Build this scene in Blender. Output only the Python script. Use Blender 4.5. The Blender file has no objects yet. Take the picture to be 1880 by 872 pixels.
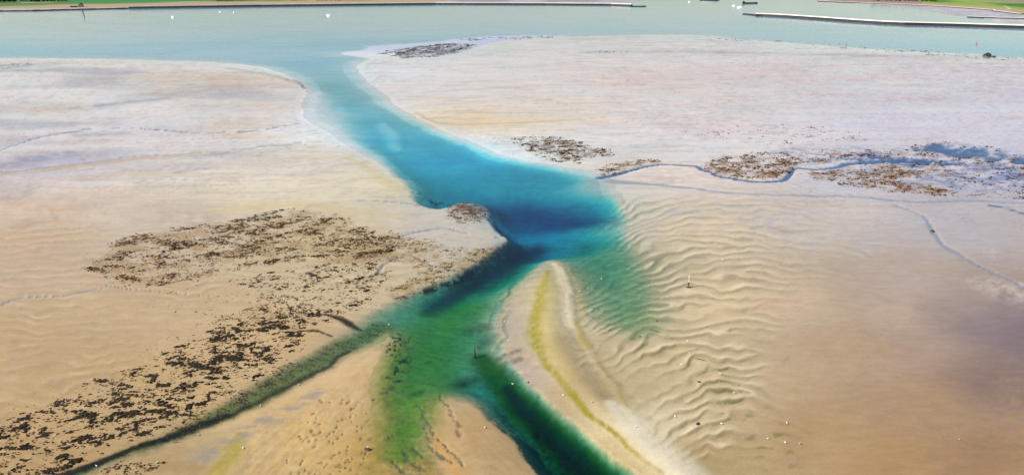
import bpy, bmesh, math, random
import numpy as np
random.seed(7)
RNG = np.random.default_rng(7)
sc = bpy.context.scene
col = sc.collection

# ------------------------------------------------------------------ camera, sky, sun, exposure
H = 100.0                      # camera height above the water
F = 1342.0                     # focal length in photograph pixels (photograph is 1880 wide)
PITCH = math.atan(496.0 / F)   # the horizon lies 60 px above the top edge
cd = bpy.data.cameras.new("camera")
cam = bpy.data.objects.new("camera", cd)
col.objects.link(cam)
cam.location = (0, 0, H)
cam.rotation_euler = (math.pi / 2 - PITCH, 0, 0)
cd.sensor_width = 36.0
cd.lens = 36.0 * F / 1880.0
cd.clip_start = 1.0
cd.clip_end = 60000.0
sc.camera = cam

SUN_AZ, SUN_EL = math.radians(-104), math.radians(34)      # to the left, a little behind the viewer
w = bpy.data.worlds.new("World")
sc.world = w
w.use_nodes = True
wn = w.node_tree.nodes
bgn = wn["Background"]
sky = wn.new("ShaderNodeTexSky")
sky.sky_type = 'NISHITA'
sky.sun_disc = False
sky.sun_elevation = SUN_EL
sky.sun_rotation = SUN_AZ
sky.air_density = 1.2
sky.dust_density = 0.4
sky.ozone_density = 1.0
w.node_tree.links.new(sky.outputs[0], bgn.inputs[0])
bgn.inputs[1].default_value = 0.076

sd_ = bpy.data.lights.new("sun", 'SUN')
sd_.energy = 5.0
sd_.angle = math.radians(0.53)
sd_.color = (1.0, 0.945, 0.86)
sun = bpy.data.objects.new("sun", sd_)
col.objects.link(sun)
sdir = (math.sin(SUN_AZ) * math.cos(SUN_EL), math.cos(SUN_AZ) * math.cos(SUN_EL), math.sin(SUN_EL))
from mathutils import Vector
sun.rotation_euler = Vector(sdir).to_track_quat('Z', 'Y').to_euler()
sun.location = (-300, 200, 300)

sc.view_settings.view_transform = 'Standard'
sc.view_settings.look = 'None'
sc.view_settings.exposure = 0.64
sc.view_settings.gamma = 1.0
sc.view_settings.use_curve_mapping = False
sc.cycles.use_denoising = True
sc.cycles.max_bounces = 6
sc.cycles.diffuse_bounces = 2
sc.cycles.glossy_bounces = 3
sc.cycles.transparent_max_bounces = 8
sc.cycles.volume_bounces = 0
sc.cycles.caustics_reflective = False
sc.cycles.caustics_refractive = False

# ------------------------------------------------------------------ survey: photograph pixel <-> ground metre
cp, sp = math.cos(PITCH), math.sin(PITCH)
def G(x, y, z=0.0):
    """ground point (at height z) that the photograph shows at pixel x, y"""
    u, v = (x - 940.0) / F, (436.0 - y) / F
    d = (u, cp + v * sp, -sp + v * cp)
    t = (z - H) / d[2]
    return Vector((d[0] * t, d[1] * t, z))
def to_px(gx, gy):
    fwd = gy * cp + H * sp
    up = gy * sp - H * cp
    return 940 + F * gx / fwd, 436 - F * up / fwd
_yt = np.linspace(-55, 1300, 2711)
_phi = np.arctan(496.0 / F) + np.arctan((_yt - 436) / F)
_vt = np.concatenate([[0], np.cumsum(0.5 * (_yt[1] - _yt[0]) * (1 / np.sin(_phi[1:]) + 1 / np.sin(_phi[:-1])))])
def V(y):
    """picture rows straightened so that a step down weighs the same on the ground as a step across"""
    return np.interp(y, _yt, _vt)
def px_size(y):
    """metres that one photograph pixel spans across at row y"""
    g = G(940, y)
    return math.hypot(g.y, H) / F

# ------------------------------------------------------------------ numeric helpers
_tbl = RNG.random((64, 256, 256), dtype=np.float32)
def vnoise(x, y, s):
    t = _tbl[s % 64]
    xi, yi = np.floor(x), np.floor(y)
    fx, fy = (x - xi).astype(np.float32), (y - yi).astype(np.float32)
    fx = fx * fx * (3 - 2 * fx); fy = fy * fy * (3 - 2 * fy)
    x0 = xi.astype(np.int32) & 255; y0 = yi.astype(np.int32) & 255
    x1 = (x0 + 1) & 255; y1 = (y0 + 1) & 255
    return (t[x0, y0] * (1 - fx) + t[x1, y0] * fx) * (1 - fy) + (t[x0, y1] * (1 - fx) + t[x1, y1] * fx) * fy
def fbm(x, y, s, o=4, g=0.5):
    a, r, n = 1.0, 0.0, 0.0
    for k in range(o):
        c, q = math.cos(0.6 * k), math.sin(0.6 * k)
        r = r + a * (vnoise((x * c - y * q) * 2 ** k + 17.3 * k, (x * q + y * c) * 2 ** k + 5.1 * k, s + k) - 0.5)
        n += a; a *= g
    return r / n * 2.0          # about -1..1
def sm(a, b, x):
    t = np.clip((x - a) / (b - a), 0, 1)
    return t * t * (3 - 2 * t)

# ------------------------------------------------------------------ the tidal flat: one ground sheet
NA = 1360
th = np.linspace(-0.90, 0.90, NA)
rs = [88.0]
while rs[-1] < 3200:
    ph = math.atan2(H, rs[-1])
    rs.append(rs[-1] * (1 + min(0.0115, max(0.0034, 1.14 / (731 * math.sin(ph) * math.cos(ph))))))
NF = len(rs)
rs += [3400, 4000, 5200, 8000, 14000, 30000]
rs = np.array(rs)
NB = len(rs)
TH, RR = np.meshgrid(th, rs)
GX = (RR * np.sin(TH)); GY = (RR * np.cos(TH))
PX, PY = to_px(GX, GY)
PX = PX.astype(np.float32); PY = PY.astype(np.float32)
PV = V(PY).astype(np.float32)
gx32, gy32 = GX.astype(np.float32), GY.astype(np.float32)
WX = PX + 9 * fbm(PX / 60, PV / 60, 1, 4) + 2.2 * fbm(PX / 9, PV / 9, 5, 3)
WV = PV + 9 * fbm(PX / 60, PV / 60, 9, 4) + 2.2 * fbm(PX / 9, PV / 9, 14, 3)

def line_dist(pts, X=None, Y=None, wmax=60, closed=False):
    """distance (in across-pixels) to a polyline of pixels, and the position along it, 1e9 away from it"""
    X = WX if X is None else X; Y = WV if Y is None else Y
    P = [(p[0], float(V(p[1]))) for p in pts]
    if closed: P = P + [P[0]]
    D = np.full(X.shape, 1e9, np.float32); T = np.zeros(X.shape, np.float32)
    for i in range(len(P) - 1):
        (ax, ay), (bx, by) = P[i], P[i + 1]
        m = (X > min(ax, bx) - wmax) & (X < max(ax, bx) + wmax) & (Y > min(ay, by) - wmax) & (Y < max(ay, by) + wmax)
        if not m.any(): continue
        x, y = X[m], Y[m]
        dx, dy = bx - ax, by - ay
        t = np.clip(((x - ax) * dx + (y - ay) * dy) / (dx * dx + dy * dy + 1e-6), 0, 1)
        d = np.hypot(x - ax - t * dx, y - ay - t * dy)
        od, ot = D[m], T[m]
        c = d < od
        od[c] = d[c]; ot[c] = i + t[c]
        D[m] = od; T[m] = ot
    return D, T
def curve(pts, n=6):
    """a smooth line through the points"""
    P = np.array(pts, float)
    if len(P) < 3: return [tuple(p) for p in P]
    E = np.vstack([2 * P[0] - P[1], P, 2 * P[-1] - P[-2]])
    out = []
    for i in range(1, len(E) - 2):
        for k in range(n):
            t = k / n
            out.append(tuple(0.5 * ((2 * E[i]) + (-E[i - 1] + E[i + 1]) * t + (2 * E[i - 1] - 5 * E[i] + 4 * E[i + 1] - E[i + 2]) * t * t
                                    + (-E[i - 1] + 3 * E[i] - 3 * E[i + 1] + E[i + 2]) * t ** 3)))
    out.append(tuple(P[-1]))
    return out
def inside(pts, X=None, Y=None):
    X = WX if X is None else X; Y = WV if Y is None else Y
    P = [(p[0], float(V(p[1]))) for p in pts]
    r = np.zeros(X.shape, bool)
    for i in range(len(P)):
        (ax, ay), (bx, by) = P[i], P[(i + 1) % len(P)]
        if ay == by: continue
        c = ((ay > Y) != (by > Y)) & (X < (bx - ax) * (Y - ay) / (by - ay) + ax)
        r ^= c
    return r
def sdf(pts, wmax=160, X=None, Y=None):
    """signed distance to a closed outline, positive inside"""
    d, _ = line_dist(pts, X, Y, wmax, True)
    d = np.minimum(d, wmax)
    return np.where(inside(pts, X, Y), d, -d)
def stroke(pts, wid, soft=None, X=None, Y=None):
    """0..1 mask along a line; wid may be one number or one per point"""
    pts_c = curve(pts) if len(pts) > 2 else pts
    n = len(pts)
    wv = np.full(n, wid, float) if np.isscalar(wid) else np.array(wid, float)
    D, T = line_dist(pts_c, X, Y, wv.max() * 2.2 + 4)
    tt = T / max(1, len(pts_c) - 1) * (n - 1)
    W = np.interp(tt, np.arange(n), wv)
    s = 0.9 if soft is None else soft
    return 1 - sm(1 - s, 1 + s * 0.6, D / W)
def spots(ctrl, p=3.0, ky=1.0):
    """smooth field through control points (x, y, values...)"""
    C = np.array([c[2:] for c in ctrl], np.float32)
    num = np.zeros(PX.shape + (C.shape[1],), np.float32); den = np.zeros(PX.shape, np.float32)
    for c, v in zip(ctrl, C):
        d2 = ((PX - c[0]) ** 2 + ((PV - float(V(c[1]))) * ky) ** 2) / 2500.0 + 0.6
        wgt = (d2 ** (-p / 2)).astype(np.float32)
        num += wgt[..., None] * v; den += wgt
    return num / den[..., None]

# --- the water's outline (the gully, the estuary and their arms)
LEFT_BANK = [(-900, 108), (0, 108), (200, 110), (330, 113), (420, 117), (480, 124), (530, 141), (557, 156), (558, 178), (553, 203), (570, 228), (602, 247),
             (650, 276), (702, 306), (742, 340), (762, 372), (800, 385), (828, 380), (852, 372), (884, 378), (893, 402), (907, 426), (929, 441), (905, 460), (866, 488), (802, 518),
             (742, 545), (700, 562), (662, 585), (640, 598), (600, 627), (548, 652), (484, 693), (420, 733), (350, 777), (250, 822), (110, 872), (60, 900), (-60, 960)]
ARM_BACK = [(-40, 972), (80, 905), (170, 868), (262, 838), (330, 812), (420, 776), (480, 746), (540, 715), (604, 680), (655, 650), (704, 624), (722, 612),
            (728, 630), (712, 668), (700, 720), (700, 790), (705, 850), (725, 872), (770, 900)]
TONGUE = [(850, 905), (820, 872), (805, 820), (795, 770), (800, 738), (830, 730), (870, 748), (905, 780), (950, 830), (985, 872), (1010, 905), (1120, 1050), (1200, 1180)]
BAR_EDGE = [(1600, 1180), (1400, 1050), (1240, 910), (1180, 872), (1126, 832), (1080, 792), (1030, 748), (982, 704), (944, 660), (928, 610), (938, 560), (955, 525), (985, 498), (1012, 481), (1036, 492), (1052, 525), (1058, 565),
            (1085, 590), (1120, 610), (1170, 612), (1205, 590), (1218, 560), (1212, 530), (1192, 495), (1172, 455), (1160, 420), (1150, 385), (1138, 352), (1124, 330),
            (1100, 318), (1060, 311), (1000, 300), (920, 284), (862, 257), (802, 236), (742, 203), (702, 172), (668, 142), (660, 120), (690, 106), (760, 108), (850, 104), (900, 90), (950, 76), (1020, 70), (1250, 65),
            (1400, 76), (1600, 91), (1800, 101), (1880, 107), (2900, 112)]
FAR = [(2900, -40), (-900, -40)]
WATER = LEFT_BANK + ARM_BACK + TONGUE + BAR_EDGE + FAR
SD = sdf(curve(WATER[:-2], 3) + FAR, 220)
# depth (m) and width of the shelving edge (across-pixels) along the gully
dep = spots([(200, 60, .035, 90), (700, 50, .045, 120), (1200, 40, .05, 110), (1700, 60, .06, 90), (900, 30, .04, 90), (1500, 25, .05, 90), (100, 30, .035, 90), (440, 100, .10, 90), (560, 130, .22, 70), (620, 170, .38, 66), (600, 215, .5, 110), (680, 230, .7, 60), (760, 265, 1.05, 60),
             (850, 290, 1.5, 60), (940, 330, 1.9, 55), (1020, 330, 1.6, 60), (1085, 340, .35, 110), (900, 370, 3.2, 45), (980, 390, 4.2, 50), (1060, 390, 3.6, 45), (1105, 410, 1.2, 90), (960, 440, 4.4, 45), (1040, 440, 2.9, 70),
             (1120, 470, .75, 110), (1090, 520, .7, 90), (1150, 540, .42, 110), (1180, 580, .28, 100), (1110, 585, .35, 90),
             (900, 500, 2.8, 55), (830, 545, 1.7, 50), (760, 580, 1.0, 50), (690, 605, .5, 50), (600, 655, .26, 46), (500, 710, .18, 40), (400, 765, .12, 30), (300, 805, .12, 16), (200, 845, .12, 12),
             (800, 610, 1.0, 70), (850, 620, 1.1, 70), (760, 680, .8, 60), (780, 700, .6, 60), (740, 780, .3, 60), (760, 850, .12, 60), (840, 680, .9, 70), (800, 745, .16, 60),
             (890, 560, .8, 70), (905, 600, .5, 70), (905, 640, .6, 70), (900, 700, 1.9, 55), (960, 750, 2.5, 55), (1020, 800, 2.9, 55), (1070, 850, 3.0, 60), (1110, 900, 3, 60), (1380, 1180, 3, 80)], 3.5)
DM, DW = dep[..., 0], dep[..., 1]
DM = DM * 1.25 * (1 + 0.16 * fbm(PX / 70, PV / 70, 20, 4))
shelf = np.clip(SD / DW, 0, 1)
shoal = np.maximum(stroke([(566, 172), (584, 212), (632, 258), (700, 314), (748, 352)], [34, 66, 46, 30, 24], .95), .75 * stroke([(690, 158), (740, 196), (800, 232), (900, 276), (1000, 298), (1090, 318)], [36, 32, 26, 22, 22, 40], .95))
shoal = np.maximum(shoal, .5 * stroke([(706, 225), (722, 250), (728, 272)], [10, 18, 12], .95))
shoal = np.maximum(shoal, .8 * stroke([(640, 100), (700, 102), (760, 112)], [60, 60, 40], .95))
DM = DM * (1 - .82 * shoal)
depth = DM * (shelf * shelf * (3 - 2 * shelf) * 0.75 + 0.25 * sm(0, .35, shelf))
flat = 0.30 + 0.16 * fbm(PX / 140, PV / 140, 24, 4)
bank = spots([(300, 200, 60), (560, 165, 14), (700, 320, 30), (780, 380, 40), (850, 390, 20), (900, 440, 26), (700, 560, 30), (550, 650, 30), (400, 740, 26), (560, 720, 34), (700, 700, 40), (850, 780, 50), (1000, 860, 26),
              (960, 560, 60), (1050, 700, 40), (1040, 520, 26), (1150, 640, 120), (1250, 560, 130), (1200, 420, 120), (1000, 280, 26), (760, 200, 30), (640, 110, 40), (1300, 75, 40)], 3)[..., 0]
rise = 1 - np.exp(-np.maximum(-SD, 0) / bank)
Z = np.where(SD > 0, -depth, flat * rise)
WETEDGE = np.where(SD > 0, 1.0, np.exp(-np.maximum(-SD, 0) / (bank * 0.9)))

# --- sand bar between the arms: a long whaleback with a sharp back
BAR = [(1015, 484), (1012, 540), (1012, 600), (1030, 650), (1060, 700), (1105, 750), (1160, 800), (1225, 860), (1290, 920), (1600, 1180)]
d, t = line_dist(curve(BAR), wmax=110)
Z += 0.85 * np.exp(-(d / 34) ** 2) * sm(0, 6, t)
RIDGE = [(1030, 490), (1046, 520), (1046, 560), (1060, 600), (1080, 640), (1092, 664), (1118, 700), (1150, 740), (1185, 780), (1235, 825), (1300, 890)]
Z += 0.14 * stroke(RIDGE, [3, 6, 8, 9, 9, 9, 10, 14, 20, 26, 30], .9)
# far-bank nose with its little cliff
Z += 0.8 * stroke([(480, 134), (525, 148), (552, 158)], [6, 9, 5], .9)
# left mid terraces
Z += 0.25 * stroke([(-200, 345), (0, 325), (150, 307), (300, 292), (420, 284), (520, 274)], 22, .9)

# --- sand waves (phase field through traced crests)
ys = [340.0]
while ys[-1] < 900: ys.append(ys[-1] + 10.5 + (ys[-1] - 340) * .026)
# local linear fit of phase by rows: interpolate offset over x, invert per column
xs_a = np.array([1060, 1120, 1180, 1240, 1300, 1400, 1480, 1600]); oa = np.array([78, 42, 14, 5, 0, -3, 6, 26.])
xs_b = np.array([1060, 1120, 1190, 1240, 1300, 1400, 1480, 1600]); ob = np.array([120, 112, 84, 40, 2, 6, 20, 50.])
OA = np.interp(PX, xs_a, oa); OB = np.interp(PX, xs_b, ob)
mixb = sm(530, 790, PY - 0.5 * (OA + OB))
YE = PY - OA * (1 - mixb) - OB * mixb
PHS = np.interp(YE, ys, np.arange(len(ys)))
PHS = PHS + 1.25 * fbm(PX / 85, PV / 130, 30, 3) + 0.25 * fbm(PX / 24, PV / 40, 33, 2)
for (x_, y_, sg) in ((1240, 430, 1), (1330, 455, -1), (1200, 480, -1), (1370, 500, 1), (1270, 505, 1), (1310, 560, -1), (1390, 575, 1), (1230, 560, -1), (1180, 545, 1), (1340, 610, 1), (1280, 640, -1), (1390, 650, -1), (1320, 690, 1), (1380, 720, -1), (1260, 740, 1), (1330, 760, -1), (1420, 460, -1), (1480, 440, 1), (1140, 600, -1), (1130, 520, 1)):
    PHS = PHS + sg * np.arctan2(PV - float(V(y_)), PX - x_) / (2 * math.pi)
fr = PHS - np.floor(PHS)
# gentle far side rising to the crest, short steep side facing the near side
saw = np.where(fr < 0.76, (sm(0, .76, fr) + (fr / .76) ** 1.4) * .5, 1 - sm(.76, 1.0, fr))
wav_amp = spots([(1300, 470, 1), (1240, 450, .9), (1380, 500, .9), (1330, 560, 1), (1240, 560, .95), (1400, 600, .9), (1300, 640, 1), (1380, 690, .95), (1330, 740, 1), (1290, 800, .8), (1240, 720, .6), (1420, 760, .8),
                 (1160, 500, .6), (1120, 560, .7), (1150, 620, .9), (1100, 470, .3), (1200, 400, .5), (1320, 400, .45), (1450, 440, .35), (1540, 460, .2), (1450, 560, .3), (1480, 620, .08), (1480, 690, .1), (1500, 760, .05),
                 (1180, 700, .15), (1160, 760, .05), (1200, 850, .05), (1100, 640, .5), (1350, 860, .35), (1440, 830, .4), (1240, 340, .05), (1500, 350, .02), (1850, 480, 0), (1850, 600, 0), (1850, 750, 0), (1760, 540, 0), (1760, 680, 0), (1740, 860, 0), (1560, 840, 0), (1560, 700, 0), (1560, 560, .03), (1700, 420, .05), (1650, 480, 0.04), (1650, 600, 0), (1650, 800, 0), (1600, 400, .1),
                 (1060, 500, .15), (1050, 620, 0), (1080, 720, 0), (1000, 420, 0), (950, 600, 0), (1040, 350, 0), (600, 300, 0), (1000, 200, 0), (1500, 250, 0), (600, 700, 0), (1010, 800, 0)], 4)[..., 0]
wav_amp = np.clip(wav_amp * (0.1 + 1.7 * vnoise(PX / 55, PV / 45, 36) * (.6 + .8 * vnoise(PX / 18, PV / 22, 37))), 0, 1.4) * (1 - .85 * sm(1370, 1470, PX + .25 * (PY - 600)) * sm(480, 620, PY))
Z += wav_amp * (saw - 0.5) * (0.15 + 0.00025 * (PY - 400))
WAVES = wav_amp * (saw - 0.45)
# fingers on the bar's west flank
ph2 = (PY + 0.42 * (PX - 900)) / (15 + 0.02 * (PY - 520)) + 0.5 * fbm(PX / 40, PV / 60, 38, 3)
f2 = ph2 - np.floor(ph2)
saw2 = np.where(f2 < .75, sm(0, .75, f2), 1 - sm(.75, 1, f2))
am2 = stroke([(945, 515), (905, 560), (893, 620), (915, 680), (960, 730), (1010, 775), (1080, 830), (1150, 880)], [20, 30, 36, 32, 28, 26, 24, 20], .9)
Z += am2 * (saw2 - .5) * 0.34 * (1 - .8 * sm(10, 40, SD))
Z += (1.1 * np.clip(stroke([(705, 99), (760, 95), (850, 86)], [60, 110, 90], .8), 0, 1) + .8 * stroke([(850, 75), (930, 71), (1010, 68.5)], [30, 40, 30], .8)) * (SD > -60)
# ripple fields on the wide flats (true metre scale)
rip = np.sin(gy32 / 3.1 + 5 * fbm(gx32 / 60, gy32 / 60, 40, 3) + 0.12 * gx32 / 3)
Z += 0.03 * rip * (SD < -20) * vnoise(PX / 110, PV / 110, 43)

# --- creeks and gullies: (line, half width, cut in m, colour key)
CREEKS = [
    ([(1098, 326), (1140, 318), (1180, 308), (1230, 303), (1276, 305), (1302, 317), (1342, 328), (1392, 335), (1430, 332), (1450, 321), (1464, 309), (1500, 312), (1532, 308), (1560, 301), (1620, 297), (1680, 298), (1760, 294)],
     [9, 7, 5, 5, 5, 5, 5, 6, 7, 6, 5, 5, 8, 11, 13, 9, 4], .75, 'blue'),
    ([(1120, 332), (1200, 339), (1262, 346), (1340, 354), (1420, 358), (1560, 362), (1640, 368), (1700, 371), (1790, 371), (1880, 373), (2050, 376)], [16, 10, 8, 7, 6, 6, 8, 8, 8, 8, 8], .5, 'pale'),
    ([(1640, 376), (1690, 398), (1712, 424), (1740, 454), (1800, 490), (1880, 528)], [3, 4, 5, 6, 4, 3], .35, 'pale'),
    ([(1810, 376), (1850, 384), (1885, 396), (1960, 420)], [2, 3, 4, 4], .35, 'blue'),
    ([(-40, 572), (0, 560), (30, 549), (82, 546), (130, 542), (195, 528), (205, 529), (240, 532), (330, 540), (400, 544)], [3.4, 3.2, 3, 2.8, 2.6, 2.4, 1.6, .8, .3, .2], .3, 'pale'),
    ([(560, 374), (620, 369), (680, 367), (740, 372), (770, 378)], [1, 1.8, 2.4, 3, 5], .35, 'pale'),
    ([(-60, 325), (0, 318), (150, 301), (300, 286), (420, 278), (520, 268), (556, 262)], [5, 5, 5, 5, 4, 4, 3], .32, 'pale'),
    ([(-40, 290), (0, 276), (60, 256), (140, 243), (180, 238), (250, 236), (300, 239), (350, 245), (450, 243), (520, 233), (552, 228)], [3, 3, 5, 6, 2, 2, 4, 4, 2, 2, 1], .3, 'pale'),
    ([(500, 540), (520, 556), (535, 572), (562, 575), (598, 580), (625, 586), (640, 594), (662, 602)], [.8, 1.0, 1.6, 2.6, 4.5, 10, 12, 5], .7, 'dark'),
    ([(470, 632), (510, 620), (550, 611), (586, 608), (612, 617)], [.8, 2, 4, 5, 3], .6, 'dark'),
    ([(90, 880), (140, 862), (200, 842), (262, 818), (330, 794), (420, 760)], [9, 9, 8, 8, 8, 8], .7, 'dark'),
    ([(860, 430), (820, 420), (770, 426), (730, 436)], [3, 4, 5, 3], .2, 'pale'),
    ([(690, 505), (720, 480), (760, 470), (800, 490), (840, 500)], [3, 4, 4, 2, 1], .15, 'pale'),
]
CM = {'blue': np.zeros(PX.shape, np.float32), 'pale': np.zeros(PX.shape, np.float32), 'dark': np.zeros(PX.shape, np.float32)}
for pts, wd, cut, key in CREEKS:
    m = stroke(pts, wd, .55)
    tgt = {'blue': -.22, 'pale': -.05, 'dark': .04}[key]
    Z = np.where(Z > tgt, Z * (1 - m) + tgt * m, Z)
    CM[key] = np.maximum(CM[key], m)
# pools of the mussel bed far right
pool = sm(.15, .6, stroke([(1690, 272), (1740, 272), (1800, 283), (1850, 294), (1960, 300)], [30, 46, 46, 30, 30], .9) * (0.6 + 0.9 * fbm(PX / 26, PV / 34, 46, 4)))
pool = np.maximum(pool, sm(.3, .7, stroke([(1560, 286), (1640, 298), (1760, 300)], [30, 40, 30], .9) * (0.5 + 1.2 * fbm(PX / 22, PV / 26, 47, 4))))
Z = Z - pool * .55 * (SD < -5)
# pits dug along the near channels
pit = np.zeros(PX.shape, np.float32)
pits = []
for k in range(210):
    x = RNG.uniform(430, 690); y = RNG.uniform(735, 885)
    if x - 690 > -1.2 * (y - 600) * .9 and x + (y - 735) * 0.3 > 560: pits.append((x, y, RNG.uniform(1.2, 3.6), .6))
for base in ([(770, 745), (785, 790), (800, 830), (830, 850)], [(805, 725), (815, 740), (838, 770), (850, 800)], [(788, 780), (805, 806), (822, 822), (838, 840), (852, 860)],
             [(743, 825), (752, 840), (765, 855), (790, 865)], [(760, 822), (775, 836), (782, 845)], [(728, 840), (732, 855), (742, 868)], [(718, 805), (730, 800)]):
    for (a, b) in zip(base[:-1], base[1:]):
        n = int(math.hypot(b[0] - a[0], b[1] - a[1]) / 5) + 1
        for q in range(n):
            f = q / n
            pits.append((a[0] + (b[0] - a[0]) * f + RNG.normal(0, 2.0), a[1] + (b[1] - a[1]) * f + RNG.normal(0, 1.5), RNG.uniform(2.0, 4.8), -.5))
for x, y, r, sl in pits:
    m = (abs(WX - x) < 16) & (abs(WV - V(y)) < 16)
    if m.any():
        dx = WX[m] - x; dv = WV[m] - V(y)
        dd = np.hypot(dx + sl * dv, dv * .75) / r
        pit[m] = np.maximum(pit[m], np.exp(-dd ** 3))
Z = Z - pit * .22 + .06 * fbm(PX / 11 + PV / 30, PV / 14, 58, 3) * stroke([(690, 690), (640, 740), (560, 800), (470, 880)], [40, 80, 110, 120], .9)

# --- land beyond the estuary
LAND_L = [(-1400, 26), (0, 17.5), (120, 16), (230, 14), (480, 10), (600, 8.4), (680, 7.4), (760, 5.5), (820, 3), (840, -10), (840, -50), (-1400, -50)]
LAND_R = [(1440, -2), (1540, 3), (1640, 7.5), (1760, 14), (1830, 18.5), (1880, 25), (2100, 40), (2900, 60), (2900, -50), (1440, -50)]
land = np.maximum(sdf(LAND_L, 120, PX, PV), sdf(LAND_R, 120, PX, PV))
mudL = sdf([(640, 8), (760, 7.5), (1000, 7.5), (1130, 7), (1180, 1), (1230, -30), (800, -40), (640, -5)], 120, PX + 10 * fbm(PX / 60, PV / 60, 50, 3), PV + 30 * fbm(PX / 90, PV / 90, 51, 3))
mudR = sdf([(1500, 0), (1640, 12), (1720, 22), (1760, 30), (1800, 34), (1850, 42), (1890, 44), (2600, 60), (2600, 20), (1640, 2), (1540, -2)], 120, PX + 10 * fbm(PX / 60, PV / 60, 52, 3), PV + 30 * fbm(PX / 90, PV / 90, 53, 3))
mud = np.maximum(mudL, mudR)
Z = np.where(mud > 0, np.maximum(Z, 0.12 + 0.1 * fbm(PX / 60, PV / 60, 54, 3)), Z)
Z = np.where(land > 0, 0.4 + 1.8 * sm(0, 60, land), Z)
Z = np.where(RR > 3300, 2.0, Z)
Z = np.clip(Z, -7, 8)

# ------------------------------------------------------------------ what the ground is made of: base colours of sand, mud, algae, grass, plus painted light
def L(r, g, b):
    f = lambda c: (c / 255.0) / 12.92 if c <= 10 else ((c / 255.0 + 0.055) / 1.055) ** 2.4
    return (f(r), f(g), f(b))
K = 0.62
def S(x, y, r, g, b): return (x, y) + tuple(K * c for c in L(r, g, b))
sand = spots([S(80, 640, 194, 164, 124), S(300, 600, 200, 172, 134), S(60, 470, 199, 173, 146), S(250, 400, 206, 188, 168), S(80, 380, 208, 186, 164), S(500, 350, 216, 202, 172), S(700, 340, 214, 202, 170),
              S(300, 700, 200, 168, 122), S(100, 850, 190, 156, 110), S(600, 520, 206, 184, 148), S(500, 620, 204, 174, 130), S(820, 430, 205, 194, 178), S(620, 440, 206, 184, 140), S(400, 150, 198, 180, 164),
              S(100, 190, 208, 194, 184), S(300, 250, 200, 188, 182), S(90, 300, 190, 180, 184), S(500, 200, 202, 186, 170), S(600, 300, 206, 190, 166),
              S(900, 180, 206, 188, 170), S(1200, 150, 206, 186, 174), S(1500, 150, 198, 182, 178), S(1800, 170, 190, 176, 180), S(1300, 250, 206, 192, 186), S(1700, 220, 196, 186, 190), S(1600, 320, 190, 184, 190), S(1850, 320, 184, 180, 192),
              S(850, 220, 212, 188, 150), S(1250, 325, 212, 196, 180), S(1300, 420, 214, 194, 164), S(1500, 410, 204, 188, 174), S(1750, 420, 190, 178, 176), S(1300, 560, 218, 194, 154), S(1250, 660, 205, 184, 144), S(1150, 700, 192, 174, 134),
              S(1450, 560, 205, 180, 150), S(1560, 640, 190, 162, 130), S(1500, 800, 182, 150, 110), S(1650, 520, 186, 166, 152), S(1740, 570, 166, 146, 138), S(1800, 600, 146, 128, 127), S(1860, 610, 134, 116, 120), S(1900, 640, 138, 118, 118), S(1820, 700, 146, 122, 112), S(1700, 640, 178, 152, 132), S(1640, 580, 192, 168, 146), S(1700, 740, 176, 146, 114), S(1650, 850, 178, 142, 100),  # purple-grey at right: the darker sky mirrored there, put into the sand
              S(1800, 850, 166, 132, 98), S(1300, 840, 176, 152, 108), S(1180, 790, 228, 212, 178), S(1230, 850, 214, 192, 148), S(1010, 600, 218, 204, 166), S(1030, 640, 196, 176, 136), S(1090, 720, 190, 166, 124), S(1150, 830, 204, 180, 130),
              S(940, 600, 188, 175, 154), S(960, 680, 196, 176, 156), S(850, 800, 192, 158, 110), S(940, 830, 186, 157, 114), S(560, 820, 214, 180, 122), S(480, 800, 214, 184, 134), S(620, 700, 214, 182, 136), S(660, 850, 196, 158, 94), S(400, 840, 196, 172, 130), S(340, 860, 180, 150, 104),
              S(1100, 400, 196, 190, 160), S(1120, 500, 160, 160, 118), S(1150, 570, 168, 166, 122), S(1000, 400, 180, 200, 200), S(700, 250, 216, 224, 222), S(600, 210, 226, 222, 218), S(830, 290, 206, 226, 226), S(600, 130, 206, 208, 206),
              S(400, 60, 190, 185, 175), S(1000, 40, 190, 185, 178), S(1500, 60, 186, 184, 182)], 3.2)
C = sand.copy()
big = fbm(PX / 120, PV / 170, 60, 5)
mid = fbm(gx32 / 14, gy32 / 9, 66, 4)
C *= (1 + 0.08 * big + 0.05 * mid)[..., None]
stk = fbm(PX / 55 + PV * .02, PV / 7.5, 62, 4, .6)
stk2 = fbm(PX / 30 - PV * .05, PV / 3.2, 64, 3, .6)
ffar = (1 - sm(330, 520, PY)) * (SD < 2)
C *= (1 + ffar * (.10 * stk + .06 * stk2))[..., None]
C *= (1 + .34 * (1 - sm(240, 450, PY)) * (SD < 30))[..., None]  # far sand whitened to stand in for the sky's sheen
C *= 1 + (1 - sm(330, 520, PY))[..., None] * np.array([-.01, .0, .06], np.float32)   # cooler hue farther out
def paint(mask, rgb, k=1.0):
    global C
    c = np.array([K * v for v in L(*rgb)], np.float32)
    m = np.clip(mask * k, 0, 1)[..., None]
    C = C * (1 - m) + c * m
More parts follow.
